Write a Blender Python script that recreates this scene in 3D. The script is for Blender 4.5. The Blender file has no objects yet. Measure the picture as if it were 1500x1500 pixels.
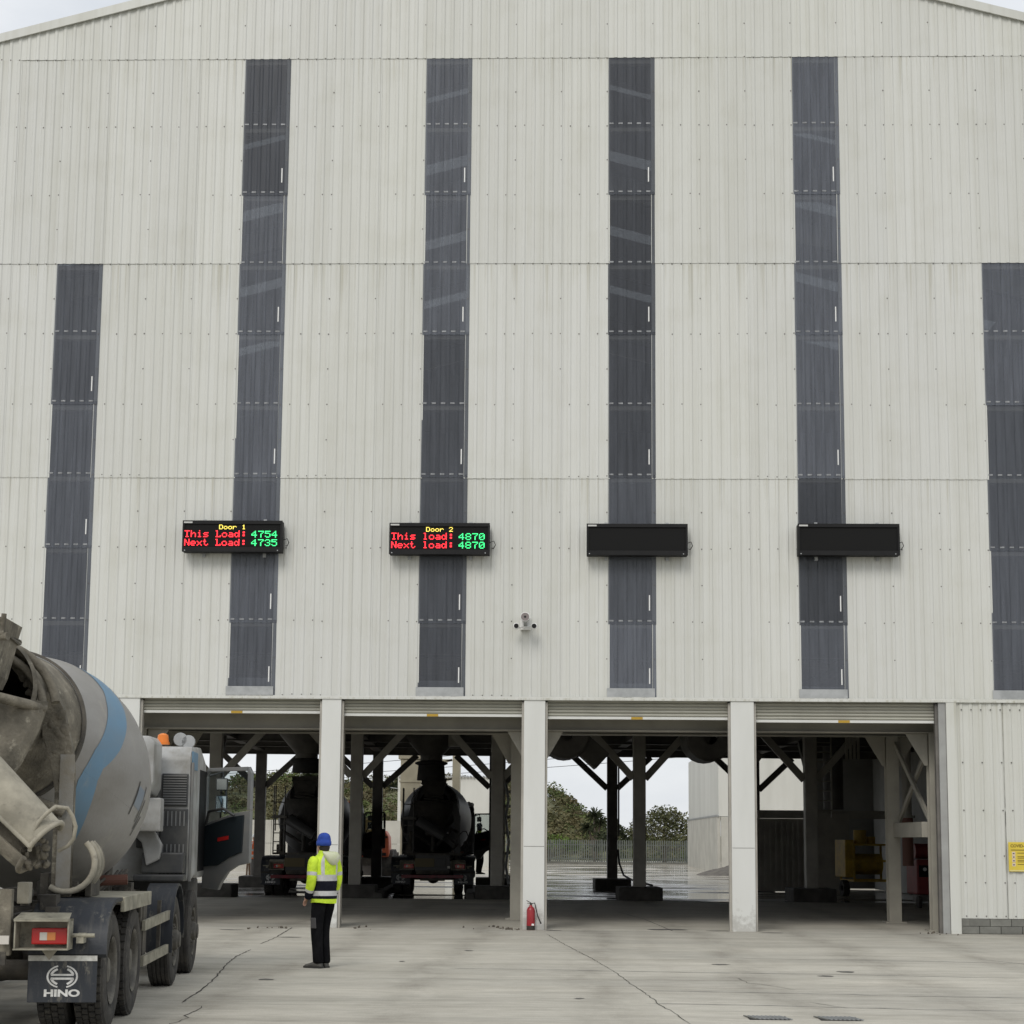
import bpy, bmesh, math, random
from mathutils import Vector, Matrix
R = math.radians
random.seed(7)
scene = bpy.context.scene
col = scene.collection

# ------------------------------------------------------------------ camera
cam_d = bpy.data.cameras.new('camera'); cam = bpy.data.objects.new('camera', cam_d); col.objects.link(cam)
cam_d.sensor_width = 36.0; cam_d.lens = 36.0 * 2600 / 1500
cam_d.shift_y = (877.77 - 750) / 1500
cam_d.clip_end = 3000; cam_d.clip_start = .1
yaw, pitch, roll = R(1.6339), R(7.6814), R(.4596)
f_ = Vector((-math.sin(yaw) * math.cos(pitch), math.cos(yaw) * math.cos(pitch), math.sin(pitch)))
r_ = Vector((math.cos(yaw), math.sin(yaw), 0)); u_ = r_.cross(f_)
r2 = r_ * math.cos(roll) + u_ * math.sin(roll); u2 = u_ * math.cos(roll) - r_ * math.sin(roll)
cam.matrix_world = Matrix(((r2.x, u2.x, -f_.x, 0), (r2.y, u2.y, -f_.y, -34), (r2.z, u2.z, -f_.z, 1.7), (0, 0, 0, 1)))
scene.camera = cam

# ------------------------------------------------------------------ sky, sun, exposure
SUN_EL, SUN_AZ = 43, 196          # azimuth measured clockwise from +Y
world = bpy.data.worlds.new('World'); scene.world = world; world.use_nodes = True
nt = world.node_tree; nt.nodes.clear()
wo = nt.nodes.new('ShaderNodeOutputWorld'); bg = nt.nodes.new('ShaderNodeBackground')
sky = nt.nodes.new('ShaderNodeTexSky'); sky.sky_type = 'NISHITA'; sky.sun_disc = False
sky.sun_elevation = R(SUN_EL); sky.sun_rotation = R(SUN_AZ); sky.dust_density = 3; sky.air_density = 1
tc = nt.nodes.new('ShaderNodeTexCoord'); mp = nt.nodes.new('ShaderNodeMapping'); mp.inputs['Scale'].default_value = (1.6, 1.6, 4.2)
nz = nt.nodes.new('ShaderNodeTexNoise'); nz.inputs['Scale'].default_value = 2.2; nz.inputs['Detail'].default_value = 7; nz.inputs['Roughness'].default_value = .55
cr = nt.nodes.new('ShaderNodeValToRGB')
cr.color_ramp.elements[0].position = .3; cr.color_ramp.elements[0].color = (6.6, 7.0, 7.5, 1)
cr.color_ramp.elements[1].position = .66; cr.color_ramp.elements[1].color = (9.3, 9.45, 9.6, 1)
mx = nt.nodes.new('ShaderNodeMixRGB'); mx.inputs['Fac'].default_value = .88     # cloud cover over the clear sky
nt.links.new(tc.outputs['Generated'], mp.inputs['Vector']); nt.links.new(mp.outputs['Vector'], nz.inputs['Vector'])
nt.links.new(nz.outputs['Fac'], cr.inputs['Fac']); nt.links.new(sky.outputs['Color'], mx.inputs['Color1'])
nt.links.new(cr.outputs['Color'], mx.inputs['Color2']); nt.links.new(mx.outputs['Color'], bg.inputs['Color'])
bg.inputs['Strength'].default_value = .1; nt.links.new(bg.outputs['Background'], wo.inputs['Surface'])
sd = bpy.data.lights.new('sun', 'SUN'); sd.energy = 1.3; sd.angle = R(26); sd.color = (1, .965, .91)
so = bpy.data.objects.new('sun', sd); col.objects.link(so)
az, el = R(SUN_AZ), R(SUN_EL)
to_sun = Vector((math.sin(az) * math.cos(el), math.cos(az) * math.cos(el), math.sin(el)))
so.rotation_euler = to_sun.to_track_quat('Z', 'Y').to_euler(); so.location = (0, -20, 40)
scene.view_settings.view_transform = 'Standard'; scene.view_settings.look = 'None'
scene.view_settings.exposure = 0.12; scene.view_settings.gamma = 1
try:
    scene.cycles.max_bounces = 6; scene.cycles.diffuse_bounces = 3; scene.cycles.glossy_bounces = 2; scene.cycles.transparent_max_bounces = 8
    scene.cycles.caustics_reflective = False; scene.cycles.caustics_refractive = False
    scene.cycles.use_denoising = True
    scene.cycles.sample_clamp_indirect = 6
except Exception: pass

# ------------------------------------------------------------------ materials
MATS = {}
def mat(name, c, rough=.6, metal=0, var=.0, vscale=3.0, stretch=(1, 1, 1), c2=None, bump=0, bscale=40, spec=.5, detail=5, ramp=(.35, .65), world_pos=False, rand=0):
    """plain procedural surface: colour c, drifting to c2 by noise, with a fine bump"""
    if name in MATS: return MATS[name]
    m = bpy.data.materials.new(name); m.use_nodes = True; MATS[name] = m
    n = m.node_tree; b = n.nodes['Principled BSDF']
    b.inputs['Base Color'].default_value = (*c, 1); b.inputs['Roughness'].default_value = rough; b.inputs['Metallic'].default_value = metal
    b.inputs['Specular IOR Level'].default_value = spec
    if c2 is not None or var or bump:
        if world_pos: src = n.nodes.new('ShaderNodeNewGeometry').outputs['Position']
        else: src = n.nodes.new('ShaderNodeTexCoord').outputs['Object']
    if c2 is None and var: c2 = tuple(x * (1 - var) for x in c)
    if c2 is not None:
        mpn = n.nodes.new('ShaderNodeMapping'); mpn.inputs['Scale'].default_value = stretch; n.links.new(src, mpn.inputs['Vector'])
        t = n.nodes.new('ShaderNodeTexNoise'); t.inputs['Scale'].default_value = vscale; t.inputs['Detail'].default_value = detail; t.inputs['Roughness'].default_value = .6
        n.links.new(mpn.outputs['Vector'], t.inputs['Vector'])
        rp = n.nodes.new('ShaderNodeValToRGB'); rp.color_ramp.elements[0].position = ramp[0]; rp.color_ramp.elements[1].position = ramp[1]
        rp.color_ramp.elements[0].color = (*c, 1); rp.color_ramp.elements[1].color = (*c2, 1)
        n.links.new(t.outputs['Fac'], rp.inputs['Fac']); out = rp.outputs['Color']
        if rand:
            oi = n.nodes.new('ShaderNodeObjectInfo'); hs = n.nodes.new('ShaderNodeHueSaturation')
            mr = n.nodes.new('ShaderNodeMapRange'); mr.inputs['To Min'].default_value = 1 - rand; mr.inputs['To Max'].default_value = 1 + rand
            n.links.new(oi.outputs['Random'], mr.inputs['Value']); n.links.new(mr.outputs['Result'], hs.inputs['Value'])
            n.links.new(out, hs.inputs['Color']); out = hs.outputs['Color']
        n.links.new(out, b.inputs['Base Color'])
    if bump:
        t2 = n.nodes.new('ShaderNodeTexNoise'); t2.inputs['Scale'].default_value = bscale; t2.inputs['Detail'].default_value = 6
        n.links.new(src, t2.inputs['Vector'])
        bp = n.nodes.new('ShaderNodeBump'); bp.inputs['Strength'].default_value = bump; bp.inputs['Distance'].default_value = .02
        n.links.new(t2.outputs['Fac'], bp.inputs['Height']); n.links.new(bp.outputs['Normal'], b.inputs['Normal'])
    return m

def emit(name, c, s):
    m = bpy.data.materials.new(name); m.use_nodes = True; MATS[name] = m
    b = m.node_tree.nodes['Principled BSDF']; b.inputs['Base Color'].default_value = (*[x * .3 for x in c], 1)
    b.inputs['Emission Color'].default_value = (*c, 1); b.inputs['Emission Strength'].default_value = s
    return m

def see_through(name, tint, base, fac, rough, rand=.0, streak=True, trans=0.0):
    """a plastic or glass sheet: part body colour with gloss, part clear"""
    m = bpy.data.materials.new(name); m.use_nodes = True; MATS[name] = m
    n = m.node_tree; b = n.nodes['Principled BSDF']; o = n.nodes['Material Output']
    b.inputs['Base Color'].default_value = (*base, 1); b.inputs['Roughness'].default_value = rough
    tr = n.nodes.new('ShaderNodeBsdfTransparent'); tr.inputs['Color'].default_value = (*tint, 1)
    ms = n.nodes.new('ShaderNodeMixShader'); ms.inputs['Fac'].default_value = fac
    n.links.new(tr.outputs[0], ms.inputs[1]); n.links.new(b.outputs[0], ms.inputs[2])
    if rand or streak:
        g = n.nodes.new('ShaderNodeNewGeometry'); mpn = n.nodes.new('ShaderNodeMapping'); mpn.inputs['Scale'].default_value = (9, 9, .7)
        n.links.new(g.outputs['Position'], mpn.inputs['Vector'])
        t = n.nodes.new('ShaderNodeTexNoise'); t.inputs['Scale'].default_value = 1.4; t.inputs['Detail'].default_value = 6; n.links.new(mpn.outputs['Vector'], t.inputs['Vector'])
        rp = n.nodes.new('ShaderNodeValToRGB'); rp.color_ramp.elements[0].position = .35; rp.color_ramp.elements[1].position = .75
        rp.color_ramp.elements[0].color = (*base, 1); rp.color_ramp.elements[1].color = (*[x * 1.45 for x in base], 1)
        n.links.new(t.outputs['Fac'], rp.inputs['Fac'])
        oi = n.nodes.new('ShaderNodeObjectInfo'); mr = n.nodes.new('ShaderNodeMapRange'); mr.inputs['To Min'].default_value = 1 - rand; mr.inputs['To Max'].default_value = 1 + rand
        hs = n.nodes.new('ShaderNodeHueSaturation'); n.links.new(oi.outputs['Random'], mr.inputs['Value']); n.links.new(mr.outputs['Result'], hs.inputs['Value'])
        n.links.new(rp.outputs['Color'], hs.inputs['Color']); n.links.new(hs.outputs['Color'], b.inputs['Base Color'])
    n.links.new(ms.outputs[0], o.inputs['Surface'])
    return m

def cladding(name, c, dirt):
    m = bpy.data.materials.new(name); m.use_nodes = True; MATS[name] = m
    n = m.node_tree; b = n.nodes['Principled BSDF']; L = n.links.new
    g = n.nodes.new('ShaderNodeNewGeometry')
    def noise(scale, sc, det=6):
        mpn = n.nodes.new('ShaderNodeMapping'); mpn.inputs['Scale'].default_value = sc; L(g.outputs['Position'], mpn.inputs['Vector'])
        t = n.nodes.new('ShaderNodeTexNoise'); t.inputs['Scale'].default_value = scale; t.inputs['Detail'].default_value = det; L(mpn.outputs['Vector'], t.inputs['Vector']); return t.outputs['Fac']
    def ramp(v, a, b_, ca, cb):
        rp = n.nodes.new('ShaderNodeValToRGB'); rp.color_ramp.elements[0].position = a; rp.color_ramp.elements[1].position = b_
        rp.color_ramp.elements[0].color = (*ca, 1); rp.color_ramp.elements[1].color = (*cb, 1); L(v, rp.inputs['Fac']); return rp.outputs['Color']
    def mul(a, b_):
        x = n.nodes.new('ShaderNodeMixRGB'); x.blend_type = 'MULTIPLY'; x.inputs['Fac'].default_value = 1; L(a, x.inputs['Color1']); L(b_, x.inputs['Color2']); return x.outputs['Color']
    base = ramp(noise(.22, (1, 1, .6), 3), .35, .7, c, (c[0] * .975, c[1] * .975, c[2] * .945))
    streak = ramp(noise(1.1, (7, 7, .16), 4), .42, .78, (1, 1, 1), dirt)
    fine = ramp(noise(3, (22, 22, .5), 2), .55, .85, (1, 1, 1), (.93, .925, .90))
    grime = ramp(noise(1.3, (1, 1, 1), 4), .5, .82, (1, 1, 1), (.93, .925, .90))
    # runs of dirt below each horizontal lap
    sx = n.nodes.new('ShaderNodeSeparateXYZ'); L(g.outputs['Position'], sx.inputs[0])
    def mth(op, a, v):
        q = n.nodes.new('ShaderNodeMath'); q.operation = op; L(a, q.inputs[0])
        if isinstance(v, float): q.inputs[1].default_value = v
        else: L(v, q.inputs[1])
        return q.outputs[0]
    fr = mth('FRACT', mth('DIVIDE', mth('SUBTRACT', sx.outputs['Z'], 4.37), 4.308), 0.0)
    low = n.nodes.new('ShaderNodeMapRange'); low.inputs['From Min'].default_value = .55; low.inputs['From Max'].default_value = 1.; low.inputs['To Max'].default_value = .30; L(fr, low.inputs['Value'])
    run = ramp(mth('ADD', noise(1.0, (17, 17, .12), 3), low.outputs['Result']), .80, .98, (1, 1, 1), (.80, .785, .73))
    grime = mul(grime, run)
    oi = n.nodes.new('ShaderNodeObjectInfo'); mr = n.nodes.new('ShaderNodeMapRange'); mr.inputs['To Min'].default_value = .945; mr.inputs['To Max'].default_value = 1.02
    hs = n.nodes.new('ShaderNodeHueSaturation'); L(oi.outputs['Random'], mr.inputs['Value']); L(mr.outputs['Result'], hs.inputs['Value'])
    L(mul(mul(mul(base, streak), fine), grime), hs.inputs['Color']); L(hs.outputs['Color'], b.inputs['Base Color'])
    b.inputs['Roughness'].default_value = .42; b.inputs['Specular IOR Level'].default_value = .35
    bp = n.nodes.new('ShaderNodeBump'); bp.inputs['Strength'].default_value = .25; bp.inputs['Distance'].default_value = .01
    L(noise(2.2, (1, 1, .35), 2), bp.inputs['Height']); L(bp.outputs['Normal'], b.inputs['Normal'])
    return m

WHITE = cladding('white_cladding', (.615, .62, .594), (.90, .895, .87))
PIER = mat('pier_sheet', (.64, .645, .62), .45, 0, c2=(.59, .595, .565), vscale=.9, stretch=(2, 2, .4), world_pos=True, detail=6, bump=.05, bscale=3)
def scuffs(m, top, dirt):
    n = m.node_tree; L = n.links.new; b = n.nodes['Principled BSDF']; src = b.inputs['Base Color'].links[0].from_socket
    g = n.nodes.new('ShaderNodeNewGeometry'); sx = n.nodes.new('ShaderNodeSeparateXYZ'); L(g.outputs['Position'], sx.inputs[0])
    mr = n.nodes.new('ShaderNodeMapRange'); mr.inputs['From Min'].default_value = 0; mr.inputs['From Max'].default_value = top; mr.inputs['To Min'].default_value = .32; mr.inputs['To Max'].default_value = -.34; L(sx.outputs['Z'], mr.inputs['Value'])
    t = n.nodes.new('ShaderNodeTexNoise'); t.inputs['Scale'].default_value = 9; t.inputs['Detail'].default_value = 10; t.inputs['Roughness'].default_value = .7; L(g.outputs['Position'], t.inputs['Vector'])
    ad = n.nodes.new('ShaderNodeMath'); L(mr.outputs['Result'], ad.inputs[0]); L(t.outputs['Fac'], ad.inputs[1])
    rp = n.nodes.new('ShaderNodeMapRange'); rp.inputs['From Min'].default_value = .58; rp.inputs['From Max'].default_value = .78; rp.inputs['To Max'].default_value = .45; L(ad.outputs[0], rp.inputs['Value'])
    x = n.nodes.new('ShaderNodeMixRGB'); L(rp.outputs['Result'], x.inputs['Fac']); L(src, x.inputs['Color1']); x.inputs['Color2'].default_value = (*dirt, 1); L(x.outputs['Color'], b.inputs['Base Color'])
scuffs(PIER, 1.1, (.24, .225, .195))
SHUT = mat('shutter_steel', (.40, .395, .34), .45, 0, c2=(.33, .325, .28), vscale=2, stretch=(1, 1, 6))
TRANS = see_through('tinted_rooflight', (.60, .62, .65), (.106, .115, .136), .56, .26, rand=.42)
CLEAR = see_through('opal_rooflight', (.72, .74, .74), (.6, .6, .58), .5, .5, streak=False)
GLASS = see_through('cab_glass', (.86, .9, .9), (.02, .025, .03), .14, .05, streak=False)
STEEL = mat('grey_steel', (.42, .40, .355), .55, 0, c2=(.31, .295, .26), vscale=1.6, bump=.05)
PSTEEL = mat('pale_steel', (.37, .35, .295), .5, 0, c2=(.28, .265, .225), vscale=1.2, bump=.05)
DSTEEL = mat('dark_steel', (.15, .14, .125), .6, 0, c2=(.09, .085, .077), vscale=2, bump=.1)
RUBBER = mat('black_rubber', (.018, .018, .018), .8, 0, c2=(.035, .033, .03), vscale=4)
SCREW = mat('screw_head', (.12, .11, .10), .5, .4)
CONC = mat('plinth_concrete', (.19, .19, .17), .9, 0, c2=(.13, .13, .115), vscale=2.5, bump=.35, bscale=25, world_pos=True, rand=.12)
BLACK = mat('black_case', (.006, .006, .007), .6, 0, c2=(.010, .010, .010), vscale=2, spec=.25)
BLACKF = mat('led_face', (.010, .010, .010), .85, 0, spec=.2)
WPAINT = mat('white_paint', (.75, .75, .73), .4)
GALV = mat('galvanised', (.42, .43, .43), .45, .5, c2=(.32, .33, .33), vscale=5)

# ------------------------------------------------------------------ mesh helpers
class MB:
    def __init__(s): s.v = []; s.f = []; s.m = []
    def add(s, vs, fs, mi=0):
        o = len(s.v); s.v += [tuple(x) for x in vs]
        for f in fs: s.f.append([i + o for i in f]); s.m.append(mi)
        return s
    def box(s, c, d, rot=None, mi=0):
        hx, hy, hz = d[0] / 2, d[1] / 2, d[2] / 2
        P = [Vector((x, y, z)) for z in (-hz, hz) for y in (-hy, hy) for x in (-hx, hx)]
        if rot is not None: P = [rot @ p for p in P]
        c = Vector(c)
        return s.add([p + c for p in P], [(0, 2, 3, 1), (4, 5, 7, 6), (0, 1, 5, 4), (2, 6, 7, 3), (0, 4, 6, 2), (1, 3, 7, 5)], mi)
    def bx(s, x0, x1, y0, y1, z0, z1, mi=0): return s.box(((x0 + x1) / 2, (y0 + y1) / 2, (z0 + z1) / 2), (abs(x1 - x0), abs(y1 - y0), abs(z1 - z0)), None, mi)
    def beam(s, a, b, w, h, up=(0, 0, 1), mi=0):
        a, b = Vector(a), Vector(b); d = (b - a); L = d.length; d.normalize(); u = Vector(up)
        if abs(d.dot(u)) > .98: u = Vector((0, 1, 0))
        x = d.cross(u).normalized(); u = x.cross(d)
        return s.box((a + b) / 2, (w, L, h), Matrix((x, d, u)).transposed(), mi)
    def ring_pts(s, c, x, y, r, n, ph=0): return [c + (x * math.cos(t) + y * math.sin(t)) * r for t in [ph + i * 2 * math.pi / n for i in range(n)]]
    def cyl(s, a, b, r0, r1=None, n=16, caps=True, mi=0):
        a, b = Vector(a), Vector(b); r1 = r0 if r1 is None else r1; d = (b - a).normalized()
        x = d.cross(Vector((0, 0, 1))) if abs(d.z) < .9 else d.cross(Vector((1, 0, 0))); x.normalize(); y = d.cross(x)
        P = s.ring_pts(a, x, y, r0, n) + s.ring_pts(b, x, y, r1, n)
        F = [(i, (i + 1) % n, n + (i + 1) % n, n + i) for i in range(n)]
        if caps: F += [tuple(range(n - 1, -1, -1)), tuple(range(n, 2 * n))]
        return s.add(P, F, mi)
    def lathe(s, prof, o, ax, n=32, mi=0, a0=0, a1=None, xr=None, closed=False):
        o, ax = Vector(o), Vector(ax).normalized()
        x = Vector(xr) if xr else (ax.cross(Vector((0, 0, 1))) if abs(ax.z) < .9 else Vector((1, 0, 0))); x = (x - ax * x.dot(ax)).normalized(); y = ax.cross(x)
        full = a1 is None; a1 = a0 + 2 * math.pi if full else a1; k = n if full else n + 1
        P = []
        for (t, r) in prof:
            for i in range(k):
                a = a0 + (a1 - a0) * i / n; P.append(o + ax * t + (x * math.cos(a) + y * math.sin(a)) * r)
        F = []
        for j in range(len(prof) - (0 if closed else 1)):
            j2 = (j + 1) % len(prof)
            for i in range(n):
                i2 = (i + 1) % k; F.append((j * k + i, j * k + i2, j2 * k + i2, j2 * k + i))
        return s.add(P, F, mi)
    def prism(s, poly, o, ux, uy, depth, mi=0):
        o, ux, uy = Vector(o), Vector(ux), Vector(uy); nrm = ux.cross(uy).normalized() * depth; n = len(poly)
        P = [o + ux * a + uy * b for a, b in poly]; P += [p + nrm for p in P]
        F = [tuple(range(n)), tuple(range(2 * n - 1, n - 1, -1))] + [(i, n + i, n + (i + 1) % n, (i + 1) % n) for i in range(n)]
        return s.add(P, F, mi)
    def tube(s, pts, r, n=8, mi=0, closed=False):
        pts = [Vector(p) for p in pts]; k = len(pts); rings = []
        prev = None
        for i, p in enumerate(pts):
            a = pts[i - 1] if (i > 0 or closed) else p; b = pts[(i + 1) % k] if (i < k - 1 or closed) else p
            d = (b - a).normalized()
            if prev is None: x = d.cross(Vector((0, 0, 1))) if abs(d.z) < .9 else d.cross(Vector((1, 0, 0)))
            else: x = prev - d * prev.dot(d)
            x.normalize(); prev = x; y = d.cross(x)
            rr = r[i] if isinstance(r, (list, tuple)) else r
            rings.append([p + (x * math.cos(t) + y * math.sin(t)) * rr for t in [j * 2 * math.pi / n for j in range(n)]])
        P = [q for g in rings for q in g]; F = []
        for i in range(k if closed else k - 1):
            i2 = (i + 1) % k
            for j in range(n): F.append((i * n + j, i * n + (j + 1) % n, i2 * n + (j + 1) % n, i2 * n + j))
        if not closed: F += [tuple(range(n - 1, -1, -1)), tuple(range((k - 1) * n, k * n))]
        return s.add(P, F, mi)
    def loft(s, rings, mi=None, caps=True, closed=True):
        """rings: lists of points, same length; mi per band"""
        n = len(rings[0]); o = len(s.v); s.v += [tuple(p) for g in rings for p in g]
        for i in range(len(rings) - 1):
            for j in range(n if closed else n - 1):
                s.f.append([o + i * n + j, o + i * n + (j + 1) % n, o + (i + 1) * n + (j + 1) % n, o + (i + 1) * n + j]); s.m.append(mi(i, j) if callable(mi) else (mi or 0))
        if caps and closed:
            s.f.append([o + j for j in range(n - 1, -1, -1)]); s.m.append(mi(0, 0) if callable(mi) else (mi or 0))
            s.f.append([o + (len(rings) - 1) * n + j for j in range(n)]); s.m.append(mi(len(rings) - 2, 0) if callable(mi) else (mi or 0))
        return s
    def lump(s, c, d, rot, rnd, mi=0):
        c = Vector(c); n = 7; P = [c + rot @ Vector((0, 0, -d[2] / 2))]
        for k in (-.55, .1, .62):
            rr = math.sqrt(1 - k * k)
            for i in range(n):
                a = (i + k) * 2 * math.pi / n; w = rnd.uniform(.7, 1.15) / 2
                P.append(c + rot @ Vector((d[0] * rr * w * math.cos(a), d[1] * rr * w * math.sin(a), d[2] * k * .5)))
        P.append(c + rot @ Vector((0, 0, d[2] / 2))); F = []
        for i in range(n):
            j = (i + 1) % n; F += [(0, 1 + j, 1 + i), (1 + i, 1 + j, 1 + n + j, 1 + n + i), (1 + n + i, 1 + n + j, 1 + 2 * n + j, 1 + 2 * n + i), (1 + 2 * n + i, 1 + 2 * n + j, 1 + 3 * n)]
        return s.add(P, F, mi)
    def mesh(s, name, mats, smooth=None, bevel=0, fix=True):
        me = bpy.data.meshes.new(name); me.from_pydata(s.v, [], s.f)
        for m in (mats if isinstance(mats, (list, tuple)) else [mats]): me.materials.append(m)
        me.polygons.foreach_set('material_index', s.m)
        if fix or bevel:
            b = bmesh.new(); b.from_mesh(me)
            if fix: bmesh.ops.recalc_face_normals(b, faces=b.faces)
            if bevel:
                bmesh.ops.remove_doubles(b, verts=b.verts, dist=1e-5)
                es = [e for e in b.edges if len(e.link_faces) == 2 and e.calc_face_angle(0) > R(35)]
                bmesh.ops.bevel(b, geom=es, offset=bevel, segments=2, profile=.6, affect='EDGES', clamp_overlap=True)
            b.to_mesh(me); b.free()
        if smooth is not None:
            me.polygons.foreach_set('use_smooth', [True] * len(me.polygons))
            if smooth < 180: me.set_sharp_from_angle(angle=R(smooth))
        me.update(); return me
    def build(s, name, mats, parent=None, smooth=None, bevel=0, fix=True, loc=None):
        return link(name, s.mesh(name, mats, smooth, bevel, fix), parent, loc)

def link(name, me, parent=None, loc=None):
    o = bpy.data.objects.new(name, me); col.objects.link(o)
    if parent is not None: o.parent = parent
    if loc is not None: o.location = loc
    return o
def empty(name, loc=(0, 0, 0), rz=0, parent=None):
    o = bpy.data.objects.new(name, None); col.objects.link(o); o.location = loc; o.rotation_euler.z = rz; o.empty_display_size = .2
    if parent is not None: o.parent = parent
    return o
def tag(o, label=None, cat=None, group=None, kind=None):
    if label: o['label'] = label
    if cat: o['category'] = cat
    if group: o['group'] = group
    if kind: o['kind'] = kind
    return o

# ------------------------------------------------------------------ ground
def concrete_yard():
    m = bpy.data.materials.new('yard_concrete'); m.use_nodes = True; n = m.node_tree; b = n.nodes['Principled BSDF']; L = n.links.new
    g = n.nodes.new('ShaderNodeNewGeometry')
    def noise(scale, sc=(1, 1, 1), det=7, ro=.6):
        mpn = n.nodes.new('ShaderNodeMapping'); mpn.inputs['Scale'].default_value = sc; L(g.outputs['Position'], mpn.inputs['Vector'])
        t = n.nodes.new('ShaderNodeTexNoise'); t.inputs['Scale'].default_value = scale; t.inputs['Detail'].default_value = det; t.inputs['Roughness'].default_value = ro
        L(mpn.outputs['Vector'], t.inputs['Vector']); return t.outputs['Fac']
    def ramp(v, a, b_, ca, cb):
        rp = n.nodes.new('ShaderNodeValToRGB'); rp.color_ramp.elements[0].position = a; rp.color_ramp.elements[1].position = b_
        rp.color_ramp.elements[0].color = (*ca, 1); rp.color_ramp.elements[1].color = (*cb, 1); L(v, rp.inputs['Fac']); return rp.outputs['Color']
    def mul(a, b_):
        x = n.nodes.new('ShaderNodeMixRGB'); x.blend_type = 'MULTIPLY'; x.inputs['Fac'].default_value = 1; L(a, x.inputs['Color1']); L(b_, x.inputs['Color2']); return x.outputs['Color']
    c = ramp(noise(.16, det=4), .35, .68, (.485, .468, .41), (.39, .377, .333))
    c = mul(c, ramp(noise(.55, (.35, 1, 1), 8), .38, .72, (1.08, 1.07, 1.06), (.86, .86, .86)))
    c = mul(c, ramp(noise(1.1, (.18, 1.5, 1), 8, .7), .47, .70, (1.03, 1.03, 1.03), (.76, .75, .735)))
    c = mul(c, ramp(noise(2.2, (.12, 1.2, 1), 7), .6, .74, (1, 1, 1), (1.16, 1.15, 1.12)))
    c = mul(c, ramp(noise(.8, (1.2, .12, 1), 6), .55, .8, (1, 1, 1), (.87, .86, .85)))     # tyre wear along the lanes
    c = mul(c, ramp(noise(60, (1, 1, 1), 3), .3, .7, (.88, .88, .88), (1.08, 1.08, 1.08)))
    c = mul(c, ramp(noise(4.5, (.5, 1.6, 1), 8, .75), .40, .66, (1.06, 1.055, 1.05), (.84, .83, .81)))
    c = mul(c, ramp(noise(7, (1, .6, 1), 6), .70, .78, (1, 1, 1), (.62, .60, .58)))       # spots of spilt slurry
    def math_(op, a, v):
        q = n.nodes.new('ShaderNodeMath'); q.operation = op; L(a, q.inputs[0])
        if isinstance(v, float): q.inputs[1].default_value = v
        else: L(v, q.inputs[1])
        return q.outputs[0]
    sp_ = n.nodes.new('ShaderNodeSeparateXYZ'); L(g.outputs['Position'], sp_.inputs[0])
    wob = math_('MULTIPLY', noise(.12, (1, 1, 1), 2), 1.6)
    dist = math_('ABSOLUTE', math_('SUBTRACT', math_('PINGPONG', math_('ADD', math_('SUBTRACT', sp_.outputs['X'], wob), 85.81), 1.965), .98), 0.0)
    mr_ = n.nodes.new('ShaderNodeMapRange'); mr_.inputs['From Min'].default_value = .06; mr_.inputs['From Max'].default_value = .48; mr_.inputs['To Min'].default_value = 1; mr_.inputs['To Max'].default_value = 0; L(dist, mr_.inputs['Value'])
    wear = math_('MULTIPLY', mr_.outputs['Result'], ramp(noise(1.6, (1, .35, 1), 8, .7), .35, .65, (0, 0, 0), (1, 1, 1)))
    c = mul(c, ramp(wear, .0, 1., (1, 1, 1), (.70, .69, .68)))      # rubber laid down by trucks in each lane
    L(c, b.inputs['Base Color'])
    rr = n.nodes.new('ShaderNodeMapRange'); rr.inputs['From Min'].default_value = .35; rr.inputs['From Max'].default_value = .7; rr.inputs['To Min'].default_value = .62; rr.inputs['To Max'].default_value = .92
    L(noise(.5, (.3, 1, 1)), rr.inputs['Value']); L(rr.outputs['Result'], b.inputs['Roughness']); b.inputs['Specular IOR Level'].default_value = .3
    bp = n.nodes.new('ShaderNodeBump'); bp.inputs['Strength'].default_value = .22; bp.inputs['Distance'].default_value = .02
    L(noise(26, det=8), bp.inputs['Height']); L(bp.outputs['Normal'], b.inputs['Normal'])
    return m
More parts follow.
